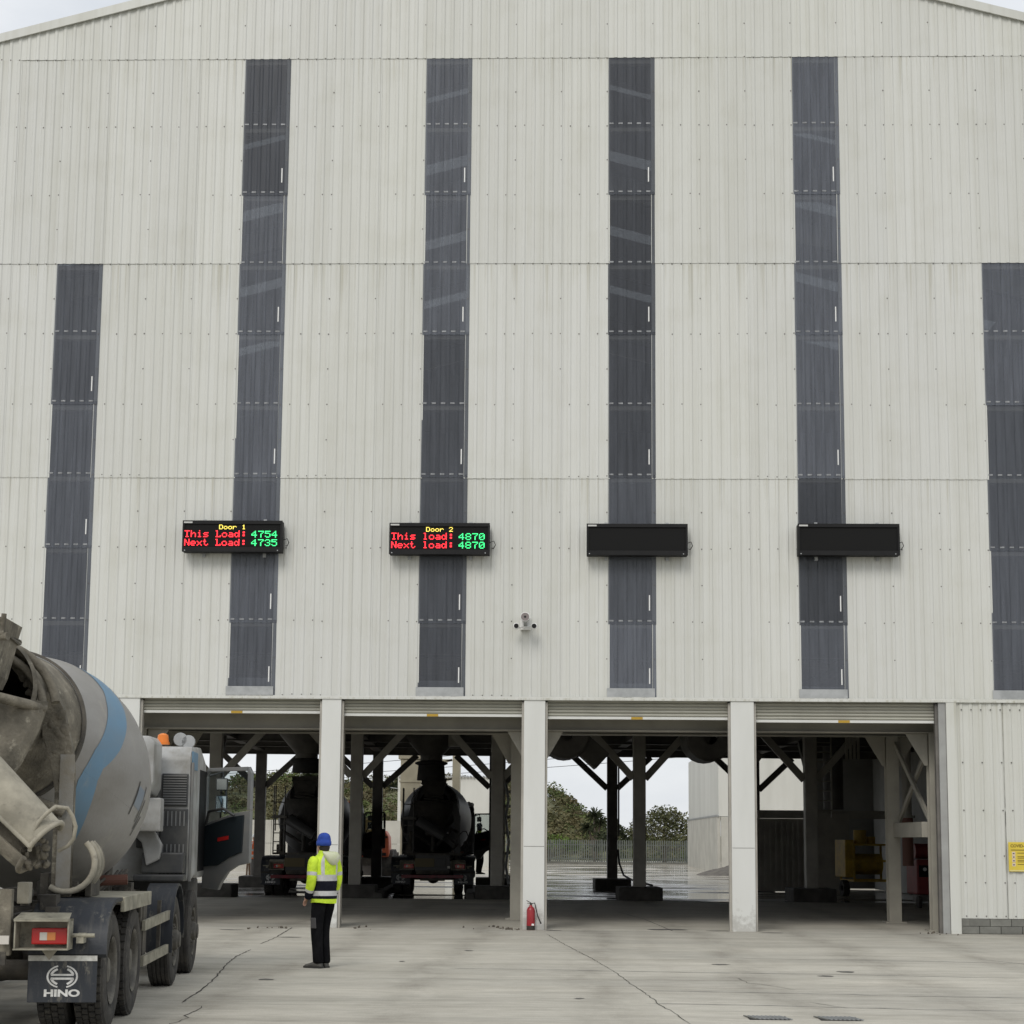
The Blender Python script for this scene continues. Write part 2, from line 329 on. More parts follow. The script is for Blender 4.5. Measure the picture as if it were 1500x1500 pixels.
def wet_yard():
    m = bpy.data.materials.new('wet_yard'); m.use_nodes = True; n = m.node_tree; b = n.nodes['Principled BSDF']; L = n.links.new
    g = n.nodes.new('ShaderNodeNewGeometry')
    def noise(scale, sc=(1, 1, 1), det=6):
        mpn = n.nodes.new('ShaderNodeMapping'); mpn.inputs['Scale'].default_value = sc; L(g.outputs['Position'], mpn.inputs['Vector'])
        t = n.nodes.new('ShaderNodeTexNoise'); t.inputs['Scale'].default_value = scale; t.inputs['Detail'].default_value = det; L(mpn.outputs['Vector'], t.inputs['Vector']); return t.outputs['Fac']
    def ramp(v, a, b_, ca, cb):
        rp = n.nodes.new('ShaderNodeValToRGB'); rp.color_ramp.elements[0].position = a; rp.color_ramp.elements[1].position = b_
        rp.color_ramp.elements[0].color = (*ca, 1); rp.color_ramp.elements[1].color = (*cb, 1); L(v, rp.inputs['Fac']); return rp.outputs['Color']
    sx = n.nodes.new('ShaderNodeSeparateXYZ'); L(g.outputs['Position'], sx.inputs[0])
    mr = n.nodes.new('ShaderNodeMapRange'); mr.inputs['From Min'].default_value = 30; mr.inputs['From Max'].default_value = 52; L(sx.outputs['Y'], mr.inputs['Value'])
    mudcol = ramp(noise(.7, (.5, 1, 1)), .35, .65, (.09, .082, .07), (.24, .22, .19))
    drycol = ramp(noise(.25, (.4, 1, 1)), .35, .65, (.50, .455, .37), (.33, .30, .25))
    x = n.nodes.new('ShaderNodeMixRGB'); L(mr.outputs['Result'], x.inputs['Fac']); L(mudcol, x.inputs['Color1']); L(drycol, x.inputs['Color2'])
    L(x.outputs['Color'], b.inputs['Base Color'])
    L(ramp(noise(.45, (.35, 1, 1)), .50, .64, (.06, .06, .06), (.8, .8, .8)), b.inputs['Roughness'])
    bp = n.nodes.new('ShaderNodeBump'); bp.inputs['Strength'].default_value = .12; bp.inputs['Distance'].default_value = .05
    L(noise(2.5), bp.inputs['Height']); L(bp.outputs['Normal'], b.inputs['Normal'])
    return m
YARD = concrete_yard()
GRASS = mat('rough_grass', (.085, .095, .04), .95, 0, c2=(.13, .12, .06), vscale=.3, bump=.5, bscale=4, world_pos=True)
g = MB().box((0, 0, -.35), (2400, 2400, .1)).build('ground', GRASS); tag(g, kind='structure')
yard = MB().bx(-70, 70, -75, 16.6, -.30, 0).build('yard', YARD); tag(yard, kind='structure')
ry = MB().bx(-70, 70, 16.6, 112, -.29, -.02).build('rear_yard', wet_yard()); tag(ry, kind='structure')

CRACK = mat('crack_dirt', (.06, .056, .048), .95)
JOINT = mat('joint_dirt', (.14, .135, .12), .95)
def ribbon(pts, w, jitter, name, m, z=.004):
    rnd = random.Random(len(pts) * 7 + int(abs(pts[0][0]) * 100)); P = []
    for i in range(len(pts) - 1):
        a, b = Vector(pts[i]), Vector(pts[i + 1]); k = max(1, int((b - a).length / .16))
        for j in range(k): P.append(a.lerp(b, j / k))
    P.append(Vector(pts[-1])); V = []; F = []
    for i, p in enumerate(P):
        d = (P[min(i + 1, len(P) - 1)] - P[max(i - 1, 0)]).normalized(); nn = Vector((-d.y, d.x)); j = rnd.uniform(-jitter, jitter)
        ww = w * rnd.uniform(.45, 1.35) * (.25 if i in (0, len(P) - 1) else 1)
        q = p + nn * j; V += [(*(q + nn * ww / 2), z), (*(q - nn * ww / 2), z)]
        if i: F.append((2 * i - 2, 2 * i - 1, 2 * i + 1, 2 * i))
    return MB().add(V, F).build(name, m, yard, fix=False)
ribbon([(-3.89, -15.46), (-3.95, -14.58), (-4.04, -13.53), (-4.14, -12.56), (-4.48, -9.81), (-4.62, -8.44), (-4.66, -7.84), (-4.69, -6.72)], .020, .012, 'crack', CRACK)
ribbon([(-4.79, -5.32), (-4.85, -3.35), (-5.08, .0)], .020, .01, 'crack', CRACK)
ribbon([(-3.74, -15.75), (-3.61, -15.8), (-3.57, -16.3), (-3.59, -16.78), (-3.51, -16.97), (-3.52, -17.35), (-3.55, -17.53), (-3.52, -18.22), (-3.7, -19.5)], .012, .012, 'crack', CRACK)
ribbon([(-.26, -1.42), (.09, -4.89), (.46, -8.12), (.55, -9.08), (.7, -10.58), (.84, -12.52), (.94, -13.73), (1.01, -14.65), (1.03, -15.2), (1.12, -15.85), (1.17, -16.52), (1.24, -17.33), (1.4, -19)], .010, .012, 'crack', CRACK)
ribbon([(1.35, 8.62), (1.81, 4.77), (2.1, -.03)], .02, .004, 'joint', CRACK)
ribbon([(2.0, -11.2), (2.22, -11.41), (2.25, -12.14), (2.39, -12.33), (2.7, -13.1)], .012, .012, 'crack', JOINT)
ribbon([(2.64, -14.62), (2.94, -15.28), (3.36, -15.23), (3.9, -15.5)], .01, .01, 'crack', JOINT)
ribbon([(6.1, -7.2), (6.9, -9.2)], .018, .006, 'crack', JOINT)
for (x0, y0, x1, y1) in ((.9, -13.4, 9.5, -14.3), (.9, -15.0, 9.5, -15.9), (1.2, -7.4, 7.2, -8.2), (-1.5, -10.2, 6, -10.9)):
    ribbon([(x0 + (x1 - x0) * i / 6, y0 + (y1 - y0) * i / 6 + .05 * math.sin(i * 2.1)) for i in range(7)], .03, .02, 'scuff', MATS.get('scuff') or mat('scuff', (.255, .25, .23), .9))
ribbon([(-60, -.42), (60, -.42)], .012, .0, 'joint', JOINT)
STAIN = mat('oil_stain', (.11, .105, .095), .55)
for (x, y, rx, ry_) in [(2.2, -8.98, .16, .12), (3.75, -10.17, .15, .16), (3.37, -10.92, .12, .13), (-3.53, -12.37, .12, .13), (-4.62, -3.31, .22, .12), (-6.03, -1.04, .3, .12), (2.0, .5, .5, .3), (-.15, -.2, .18, .12), (3.9, -.35, .28, .1), (3.0, .2, .3, .14), (-2.2, -9, .05, .1), (.2, -14.5, .06, .08), (-1.4, -6.5, .08, .1)]:
    rnd = random.Random(int(x * 100)); P = [(x + rx * math.cos(t) * rnd.uniform(.55, 1.1), y + ry_ * math.sin(t) * rnd.uniform(.5, 1.1), .004) for t in [i * 2 * math.pi / 14 for i in range(14)]]
    MB().add(P, [tuple(range(14))]).build('stain', STAIN, yard, fix=False)

# ------------------------------------------------------------------ shed
W = .917; RIB = W / 5; X0 = -6.44; APX, APZ, SLOPE = -.48, 20.6, .262
TIERS = [4.37, 8.66, 13.007, 17.293]
def roof_z(x): return APZ - SLOPE * abs(x - APX)
shed = empty('shed', (-.48, 0, 0)); OFF = Vector((.48, 0, 0))
tag(shed, 'tall white ribbed-metal shed with four roller doors and dark vertical window strips', 'building')
def sh(mb, name, m, parent=None, **k):
    """world-space mesh -> part of the shed"""
    o = mb.build(name, m, parent or shed, **k)
    o.location = OFF if parent is None else (0, 0, 0)
    return o
def rib_profile(n=5, w=W, lap=.02):
    p = [(-.078, -.012)]
    for i in range(n):
        x = i * RIB; p += [(x, 0), (x + .096, 0), (x + .118, -.0165), (x + .161, -.0165)]
    p += [(w, 0), (w + lap, 0)]
    return p
def sheet_mesh(h, top=None, name='wall_sheet', m=None, prof=None, tilt=.012, rows=1):
    prof = prof or rib_profile(); mb = MB(); V = []; n = len(prof)
    for j in range(rows + 1):
        for (x, y) in prof:
            z1 = top(x) if top else h
            z = z1 * j / rows; V.append((x, y - tilt * (1 - z / max(z1, .01)), z))
    F = [(j * n + i, j * n + i + 1, (j + 1) * n + i + 1, (j + 1) * n + i) for j in range(rows) for i in range(n - 1)]
    mb.add(V, F); return mb.mesh(name, m or WHITE, fix=False)
TIER_ME = [sheet_mesh(TIERS[i + 1] - TIERS[i] + .07) for i in range(3)]
TR_H = (TIERS[3] - TIERS[0]) / 4.5
screws = MB()
def screw(x, z, y=-.0215):
    screws.box((x, y, z), (.021, .014, .021))
GLINTM = mat('purlin_glint', (.32, .33, .34), .4, 0, c2=(.15, .155, .165), vscale=14, world_pos=True)  # pale plates painting in the lighter reflection where pans touch the purlins
glintm = MB()
for i in range(5): glintm.box((i * RIB + .05, 0, 0), (.085, .004, .03))
glint_me = glintm.mesh('purlin_glint', GLINTM)
stick_me = MB().box((0, 0, 0), (.022, .004, .30)).mesh('sticker', WPAINT)
trans_prof = [(-.024, -.004)] + [(x, y - .004) for x, y in rib_profile(lap=0)[1:-1]]
tcache = {}
jit = random.Random(3)
for k in range(-8, 21):
    x = X0 + k * W
    is_tr = (k % 4 == 0) and k in (-4, 0, 4, 8, 12, 16)
    top_strip = k in (0, 4, 8, 12)
    rz = lambda u, x=x: roof_z(x + u)
    for ti in range(3):
        z0 = TIERS[ti]
        if is_tr and (top_strip or ti < 2): continue
        upper = ti == 2
        if upper and min(roof_z(x), roof_z(x + W)) < TIERS[3] + .35:
            o = link('wall_sheet', sheet_mesh(0, top=lambda u: rz(u) - z0 - .02), shed)
        else: o = link('wall_sheet', TIER_ME[ti], shed)
        o.location = OFF + Vector((x, jit.uniform(-.002, .002) - (.0 if k % 2 else .006), z0))
    if min(roof_z(x), roof_z(x + W)) >= TIERS[3] + .35:
        o = link('wall_sheet', sheet_mesh(0, top=lambda u: rz(u) - TIERS[3] - .02), shed); o.location = OFF + Vector((x, jit.uniform(-.002, .002), TIERS[3]))
    if is_tr:
        zt = TIERS[3] if top_strip else TIERS[2]; zs = zt
        first = True
        while zs > TIERS[0] + .3:
            h = TR_H
            zb = max(TIERS[0] + .02, zs - h)
            if zb - TIERS[0] < .6: zb = TIERS[0] + .02
            key = round(zs - zb, 3)
            if key not in tcache: tcache[key] = sheet_mesh(zs - zb + .06, name='rooflight_sheet', m=TRANS, prof=trans_prof, tilt=.010)
            o = link('rooflight_sheet', tcache[key], shed); o.location = OFF + Vector((x, 0, zb))
            if first is False or True:
                s = link('sticker', stick_me, o); s.location = (W - .13, -.012, .42)
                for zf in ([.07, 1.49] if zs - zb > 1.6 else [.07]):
                    fx = link('purlin_glint', glint_me, o); fx.location = (0, -.0075 - .010 * (1 - zf / (zs - zb + .06)), zf); fx['kind'] = 'stuff'
            zs = zb; first = False
        # galvanised foot flashing at the bottom of the strip
        sh(MB().bx(x - .03, x + W - .03, -.052, -.042, TIERS[0] + .02, TIERS[0] + .2), 'foot_flashing', GALV)
    # screws
    for zi in range(0, 30):
        z = TIERS[0] + .06 + zi * (TIERS[1] - TIERS[0]) / 3
        zz = TIERS[0] + zi * (TIERS[1] - TIERS[0]) / 3 + .05
        if zz > min(roof_z(x), roof_z(x + W)) - .25: break
        lapz = zi % 3 == 0
        for i in range(5):
            sx = x + i * RIB + .147
            if is_tr and zz < (TIERS[3] if top_strip else TIERS[2]) and i < 4: continue
            if lapz or i % 2 == (zi % 2) or i == 4:
                screw(sx, zz + jit.uniform(-.012, .012))
        if not lapz or zi == 0: pass
        zm = zz + (TIERS[1] - TIERS[0]) / 6
        if zm < min(roof_z(x), roof_z(x + W)) - .25: screw(x - .035, zm)
# lower walls left and right of the doors
for k in range(-8, 21):
    x = X0 + k * W
    if x + W <= -8.9 or x >= 7.40: pass
    elif x >= 7.2 or x + W <= -8.7: pass
    else: continue
    o = link('wall_sheet', sheet_mesh(4.14, name='lower_wall_sheet'), shed); o.location = OFF + Vector((x + .14, .004, .285))
    for i in range(5):
        for zz in (.33, .95, 1.45, 2.3, 3.2, 4.2):
            if zz in (.33, 4.2) or i % 2 == 0: screw(x + .14 + i * RIB + .147, zz, -.026)
sc = sh(screws, 'screw_heads', SCREW); tag(sc, kind='stuff')
# corner trims by the door jambs, plinth blocks
sh(MB().bx(7.305, 7.50, -.045, .10, 0, 4.36), 'corner_trim', WHITE)
sh(MB().bx(-8.68, -8.56, -.06, .10, 0, 4.36), 'corner_trim', PIER)
blk = MB().bx(-.194, .194, -.075, .075, -.066, .066).mesh('plinth_block', CONC, bevel=.006)
for row in range(2):
    for i in range(14):
        for sx, x00 in ((1, 7.44), (-1, -8.70)):
            xx = x00 + sx * (.2 + i * .398 - (.199 if row else 0) + (.1 if row == 1 and i == 0 else 0))
            o = link('plinth_block', blk, shed); o.location = OFF + Vector((xx, .055 + jit.uniform(-.003, .003), .072 + row * .138))
# head flashing over the doors
sh(MB().bx(-8.7, 13.0, -.052, -.040, 4.335, 4.40), 'head_flashing', WHITE)
sh(MB().bx(-8.7, 7.30, -.036, .2, 4.337, 4.36), 'door_head', PIER)
# verge flashings
for sgn, x_end in ((-1, -13.95), (1, 13.0)):
    n = 6
    for i in range(n):
        xa = APX + (x_end - APX) * i / n; xb = APX + (x_end - APX) * (i + 1) / n + sgn * .03
        za, zb = roof_z(xa), roof_z(xb); q = .002 * (i % 2)
        mb = MB().add([(xa, -.075 - q, za - .06), (xb, -.075 - q, zb - .06), (xb, -.075 - q, zb + .12), (xa, -.075 - q, za + .12),
                       (xa, -.045, za - .06), (xb, -.045, zb - .06), (xb, .25, zb + .15), (xa, .25, za + .15), (xa, -.045, za + .10), (xb, -.045, zb + .10)],
                      [(0, 1, 2, 3), (0, 4, 5, 1), (3, 2, 6, 7), (4, 8, 9, 5)])
        sh(mb, 'verge_flashing', WHITE, fix=True)
# roof with rows of opal rooflights running down the slope
rows = [(0.12, 6.7, 0), (6.7, 8.1, 1), (8.1, 11.9, 0), (11.9, 12.7, 1), (12.7, 17.7, 0), (17.7, 18.6, 1), (18.6, 23.4, 0), (23.4, 24.3, 1), (24.3, 31.8, 0)]
ROOFM = mat('roof_sheet', (.42, .42, .40), .6)
for sgn, x_end in ((-1, -13.9), (1, 12.95)):
    for y0, y1, lt in rows:
        za, zb = roof_z(APX), roof_z(x_end)
        V = [(APX, y0, za), (x_end, y0, zb), (x_end, y1, zb), (APX, y1, za)]; V += [(a, b, c - .03) for a, b, c in V]
        sh(MB().add(V, [(0, 1, 2, 3), (7, 6, 5, 4), (0, 4, 5, 1), (1, 5, 6, 2), (2, 6, 7, 3), (3, 7, 4, 0)]), 'rooflight' if lt else 'roof_sheet', CLEAR if lt else ROOFM)
INNER = mat('inner_sheet', (.42, .42, .40), .7, 0, c2=(.33, .33, .31), vscale=1)
sh(MB().bx(-13.9, -13.8, .1, 31.8, 4.75, roof_z(-13.9) - .05), 'side_wall', INNER)  # unseen left wall kept open at the bottom to let more light inside
sh(MB().bx(12.85, 12.95, .1, 31.8, 0, roof_z(12.95) - .05), 'side_wall', INNER)
bw = MB(); bw.bx(-13.78, 12.83, 31.5, 31.6, 4.75, 16.9); bw.bx(8.9, 12.83, 31.5, 31.6, 0, 4.74)
bw.prism([(-13.78, 16.91), (12.83, 16.91), (12.83, roof_z(12.83) - .06), (APX, APZ - .06), (-13.78, roof_z(-13.78) - .06)], (0, 31.6, 0), (1, 0, 0), (0, 0, 1), .1)
sh(bw, 'rear_wall', INNER)
# girts behind the cladding
for i in range(1, 10):
    z = TIERS[0] + i * (TIERS[1] - TIERS[0]) / 3
    sh(MB().bx(-13.7, 12.8, .035, .18, z - .05, z + .03), 'girt', PSTEEL)
for x in (-8.4, -4.4, -.5, 3.45, 7.3):
    sh(MB().bx(x - .15, x + .15, .2, .6, 5.2, roof_z(x) - .3), 'wall_post', PSTEEL)
for y in (6.0, 13.4, 20.2, 27.0):
    for sgn, x_end in ((-1, -13.7), (1, 12.7)):
        sh(MB().beam((APX, y, APZ - .45), (x_end, y, roof_z(x_end) - .45), .25, .6), 'rafter', PSTEEL)
# piers
PX = [(-8.53, -8.13), (-4.605, -4.235), (-.72, -.315), (3.225, 3.665)]
for i, (a, b) in enumerate(PX):
    o = sh(MB().bx(a, b, -.03, .25, 0, 4.345), 'pier', PIER, bevel=.006)
    j = MB().bx(a + .01, b - .01, -.033, -.0315, 1.555, 1.562)
    jo = j.build('seam', SCREW, o)
    MB().bx(a - .045, a - .001, .03, .16, 0, 4.30).build('shutter_guide', STEEL, o)
    MB().bx(b + .001, b + .045, .03, .16, 0, 4.30).build('shutter_guide', STEEL, o)
    for z in (1.5, 1.62, 3.0, .3, 4.1):
        for xx in (a + .03, b - .03): pass
GREYTRIM = mat('grey_trim', (.33, .335, .32), .5, 0, c2=(.27, .27, .26), vscale=2)
o = sh(MB().bx(7.165, 7.30, -.02, .22, 0, 4.335), 'door_jamb', GREYTRIM, bevel=.005)
MB().bx(7.11, 7.163, .03, .16, 0, 4.30).build('shutter_guide', DSTEEL, o)
# roller shutters
DOORS = [(-8.085, -4.65, 4.06), (-4.19, -.765, 4.02), (-.27, 3.18, 3.985), (3.71, 7.11, 3.945)]
YEL = mat('caution_label', (.42, .26, .02), .5)
def slat_mesh(w):
    prof = [(.012, 0), (-.014, .010), (-.026, .032), (-.016, .056), (.012, .068)]
    return MB().add([(x, y, z) for x in (0, w) for y, z in prof], [(i, i + 1, 5 + i + 1, 5 + i) for i in range(4)]).mesh('slat', SHUT, smooth=50)
for (a, b, zb) in DOORS:
    s = empty('roller_shutter', (a + .48, .16, zb), 0, shed); w = b - a; me = slat_mesh(w)
    nsl = int((4.33 - zb) / .066) + 1
    for i in range(nsl):
        o = link('slat', me, s); o.location = (0, 0, .05 + i * .066)
    MB().bx(0, w, -.03, .02, 0, .05).build('bottom_bar', PIER, s, bevel=.004)
    c = w * .5 - .12 + (.1 if a < -6 else 0)
    MB().bx(c, c + .22, -.034, -.031, .0, .048).build('caution_label', YEL, s)
    MB().bx(0, w, .3, .75, .22, .72).build('roll_box', GALV, s)

# ------------------------------------------------------------------ steel inside: front portal and batching plant
por = empty('portal_frame', (-.5, 2.5, 0)); tag(por, 'pale steel portal beams and posts standing just inside the roller doors', 'steel frame')
PO = Vector((.5, -2.5, 0))
def pp(mb, name, m=PSTEEL, **k):
    o = mb.build(name, m, por, **k); o.location = PO; return o
def ibeam_x(mb, x0, x1, y, z0, z1, w=.3):
    mb.bx(x0, x1, y - w / 2, y + w / 2, z0, z0 + .022); mb.bx(x0, x1, y - w / 2, y + w / 2, z1 - .022, z1); mb.bx(x0, x1, y - .01, y + .01, z0 + .022, z1 - .022); return mb
def icol(mb, x, y, z1, w=.26, d=.3, z0=0):
    mb.bx(x - w / 2, x + w / 2, y - d / 2, y - d / 2 + .02, z0, z1); mb.bx(x - w / 2, x + w / 2, y + d / 2 - .02, y + d / 2, z0, z1); mb.bx(x - .01, x + .01, y - d / 2 + .02, y + d / 2 - .02, z0, z1); return mb
for y, z0 in ((1.0, 3.80), (4.3, 3.92)):
    pp(ibeam_x(MB(), -9.3, 8.0, y, z0, z0 + .52), 'beam')
    for x in (-8.32, -.95 if y > 2 else -.52, 7.28 if y < 2 else 7.05):
        pp(icol(MB(), x, y, z0 - .002), 'column')
        pp(MB().bx(x - .22, x + .22, y - .22, y + .22, .001, .03), 'base_plate')
        for s in (-1, 1):
            pp(MB().prism([(0, 0), (s * .42, 0), (s * .06, -.62), (0, -.62)], (x + s * .132, y + .012, z0 - .003), (1, 0, 0), (0, 0, 1), .024), 'haunch')
for x, y, z0, s in ((-4.42, 1.0, 3.80, 1), (3.45, 1.0, 3.80, 1)):
    pp(icol(MB(), x, y, z0 - .002), 'column')
# braced bay beside door four
pp(MB().bx(7.04, 7.26, 1.17, 4.14, 1.79, 2.09), 'tie_beam', bevel=.008)
pp(MB().beam((7.2, 1.2, 2.15), (7.1, 4.1, 3.75), .05, .12), 'brace'); pp(MB().beam((7.26, 1.2, 3.7), (7.17, 4.1, 2.15), .05, .12), 'brace')
pp(MB().beam((-8.3, 1.2, 2.15), (-8.3, 4.1, 3.75), .05, .12), 'brace'); pp(MB().beam((-8.36, 1.2, 3.7), (-8.36, 4.1, 2.15), .05, .12), 'brace')

PL_RZ = R(2.6); plant = empty('batching_plant', (0, 17.5, 0), PL_RZ)
tag(plant, 'dark steel batching plant with hoppers on braced columns over the truck lanes', 'batching plant')
def pl(mb, name, m=STEEL, parent=None, **k): return mb.build(name, m, parent or plant, **k)   # plant space: y = 0 is the first row of columns
COLX = [-9.95, -5.9, -1.85, 2.25, 7.2]
PLINTH = mat('dirty_plinth', (.10, .095, .085), .9, 0, c2=(.05, .047, .042), vscale=2.5, bump=.5, bscale=12)
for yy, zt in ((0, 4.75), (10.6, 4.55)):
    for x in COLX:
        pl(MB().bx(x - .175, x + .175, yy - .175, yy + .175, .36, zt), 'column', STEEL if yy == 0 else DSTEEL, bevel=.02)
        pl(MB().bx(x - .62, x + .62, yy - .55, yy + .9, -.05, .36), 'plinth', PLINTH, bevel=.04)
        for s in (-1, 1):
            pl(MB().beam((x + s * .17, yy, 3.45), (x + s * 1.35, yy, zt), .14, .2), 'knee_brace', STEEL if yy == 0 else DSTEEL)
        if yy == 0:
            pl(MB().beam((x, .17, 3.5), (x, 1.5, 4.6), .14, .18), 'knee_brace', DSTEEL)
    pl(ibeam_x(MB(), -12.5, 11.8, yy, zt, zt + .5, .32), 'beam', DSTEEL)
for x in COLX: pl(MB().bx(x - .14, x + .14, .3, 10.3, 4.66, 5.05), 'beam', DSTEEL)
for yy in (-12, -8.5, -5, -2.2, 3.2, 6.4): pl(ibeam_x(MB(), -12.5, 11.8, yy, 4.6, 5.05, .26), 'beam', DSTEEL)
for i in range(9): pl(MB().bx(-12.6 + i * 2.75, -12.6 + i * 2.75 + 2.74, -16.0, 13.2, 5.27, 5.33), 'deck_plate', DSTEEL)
for x in (-11, -7, -3, 1, 5, 9): pl(MB().bx(x - .05, x + .05, -15.5, 12.5, 5.08, 5.25), 'joist', DSTEEL)
# lane hoppers with rubber sleeves
for hx, hy, zb in ((-3.85, 3.35, 3.45), (-7.6, 2.5, 3.62)):
    h = pl(MB().lathe([(0, .95), (.35, .95), (1.05, .34), (1.3, .34)], (hx, hy, 5.25), (0, 0, -1), 16), 'hopper', DSTEEL, smooth=40)
    MB().lathe([(1.2, .36), (1.25, .5), (1.3, .5), (1.34, .4), (5.25 - zb, .44), (5.25 - zb, .40)], (hx, hy, 5.25), (0, 0, -1), 20).build('rubber_sleeve', RUBBER, h, smooth=40)
    MB().box((hx + .7, hy - .5, 4.7), (.35, .5, .45)).build('gate_actuator', PSTEEL, h, bevel=.02)
for (x, y, z, ry_, dx) in ((-.05, -3.8, 4.50, 42, .66), (3.85, -3.6, 4.46, 38, .95)):
    dm = pl(MB().lathe([(0, .2), (0, .60), (.06, .66), (1.5, .66), (1.56, .6), (1.56, .2)], (x, y, z), (0, 1, 0), 24), 'mixer_drum', DSTEEL, smooth=40)
    rot = Matrix.Rotation(R(ry_), 3, 'Y')
    MB().box((x + dx, y + .6, z - .42), (.9, .8, .55), rot).build('gearbox', DSTEEL, dm, bevel=.03)
    MB().box((x + dx * .45, y + .3, z + .05), (.7, .5, .3), rot).build('gearbox', STEEL, dm, bevel=.03)
    MB().beam((x - .3, y + .5, z + .4), (x + 1.3, y + .5, z + .75), .08, .1).build('strut', PSTEEL, dm)
pl(MB().box((2.25, 10.35, 1.55), (.26, .12, .42)), 'switch_box', DSTEEL, bevel=.01)
pl(MB().tube([(2.45, 10.25, 4.4), (2.45, 10.25, 1.8)], .03), 'conduit', DSTEEL)
pl(MB().tube([(2.42, 10.2, 1.35), (2.45, 10.0, .9), (2.55, 9.4, .5), (2.7, 8, .38), (2.7, .9, .38)], .035), 'hose', RUBBER)
# right hand bay: ducts, dark panels and ladders
pl(MB().bx(6.9, 9.6, 9.3, 9.38, .0, 2.45), 'push_wall', STEEL)
for i in range(14): pl(MB().bx(6.95 + i * .19, 7.03 + i * .19, 9.24, 9.3, .05, 2.4), 'push_wall_rib', STEEL)
pl(MB().bx(7.0, 11.4, 8.6, 8.85, 2.45, 2.72), 'tie_beam', STEEL)
pl(MB().bx(8.2, 9.6, 6.2, 6.4, .0, 2.6), 'switch_cabinet', STEEL, bevel=.02)
pl(MB().cyl((8.9, 5.2, 2.7), (8.9, 5.2, 5.2), .32), 'duct', DSTEEL, smooth=40)
lad = pl(MB().bx(7.75, 7.79, 2.0, 2.05, 2.4, 5.2).bx(8.2, 8.24, 2.0, 2.05, 2.4, 5.2), 'ladder', PSTEEL)
for i in range(9): MB().bx(7.79, 8.2, 2.01, 2.04, 2.6 + i * .29, 2.63 + i * .29).build('rung', PSTEEL, lad)
pl(MB().cyl((9.7, -6.0, 2.1), (9.7, -6.0, 5.0), .035), 'conduit', GALV)
for i in range(4): pl(MB().bx(8.0 + i * .11, 8.07 + i * .11, -1.2, -1.15, 4.0, 5.0), 'cable_tray', PSTEEL)
pl(MB().bx(11.9, 12.0, -16, 13, .0, 5.0), 'lining_wall', INNER)
# lattice of pale pipework beside the second pier
for i, z in enumerate((.5, 1.2, 1.9, 2.35, 2.75, 3.15)):
    pl(MB().beam((-1.55, 7 - i * .2, z), (-.55, 6, z + (.28 if i % 2 else -.1)), .06, .09), 'lattice_bar', PSTEEL)
pl(MB().bx(-1.6, -1.52, 6.5, 6.58, 0, 4.6), 'lattice_post', PSTEEL); pl(MB().bx(-.56, -.48, 6, 6.08, 0, 4.6), 'lattice_post', PSTEEL)
pl(MB().tube([(-1.6, .25, 3.3), (-1.52, .2, 2.8), (-1.6, .25, 2.3), (-1.5, .22, 1.6), (-1.58, .25, .9), (-1.5, .2, .4)], .04), 'hose', GALV)
# lane kerbs
for x in (-5.2, -2.6): pl(MB().bx(x - .12, x + .12, -.6, 9, -.02, .16), 'kerb', PLINTH, bevel=.03)

# ------------------------------------------------------------------ LED displays
FONT = {'D': "####. #...# #...# #...# #...# #...# ####.", 'o': "..... ..... .###. #...# #...# #...# .###.", 'r': "..... ..... #.##. ##..# #.... #.... #....",
        '1': "..#.. .##.. ..#.. ..#.. ..#.. ..#.. .###.", '2': ".###. #...# ....# ...#. ..#.. .#... #####", 'T': "##### ..#.. ..#.. ..#.. ..#.. ..#.. .###.",
        'h': "#.... #.... #.##. ##..# #...# #...# #...#", 'i': "..#.. ..... .##.. ..#.. ..#.. ..#.. .###.", 's': "..... ..... .#### #.... .###. ....# ####.",
        'L': "##... .#... .#... .#... .#... .#..# #####", 'l': ".##.. ..#.. ..#.. ..#.. ..#.. ..#.. .###.", 'a': "..... ..... .###. ....# .#### #...# .####", 'd': "....# ....# .##.# #..## #...# #..## .##.#",
        ':': "..... ..##. ..##. ..... ..##. ..##. .....", 'N': "#...# ##..# ##..# #.#.# #..## #..## #...#", 'e': "..... ..... .###. #...# ##### #.... .###.",
        'x': "..... ..... #...# .#.#. ..#.. .#.#. #...#", 't': ".#... .#... ###.. .#... .#... .#..# ..##.", '4': "...#. ..##. .#.#. #..#. ##### ...#. ...#.",
        '7': "##### ....# ...#. ..#.. ..#.. ..#.. ..#..", '5': "##### #.... ####. ....# ....# #...# .###.", '3': ".###. #...# ....# ..##. ....# #...# .###.", '8': ".###. #...# #...# .###. #...# #...# .###.", '0': ".###. #...# #..## #.#.# ##..# #...# .###.", ' ': ' '.join(['.....'] * 7)}
def led(text, x, z, cw, chh):
    px = cw / 6.0; pz = chh / 7.0; out = []
    for i, ch in enumerate(text):
        if ch == ' ': continue
        mb = MB(); out.append(mb)
        for r, row in enumerate(FONT[ch].split()):
            for c, v in enumerate(row):
                if v == '#': mb.box((x + i * cw + (c + .5) * px, -.006, z - (r + .5) * pz), (px * .90, .004, pz * .86))
    return out
LR, LG, LY = emit('led_red', (1, .025, .04), 2.4), emit('led_green', (.05, 1, .28), 1.5), emit('led_yellow', (1, .80, .12), 1.7)
PLATE = mat('maker_plate', (.5, .5, .48), .4)
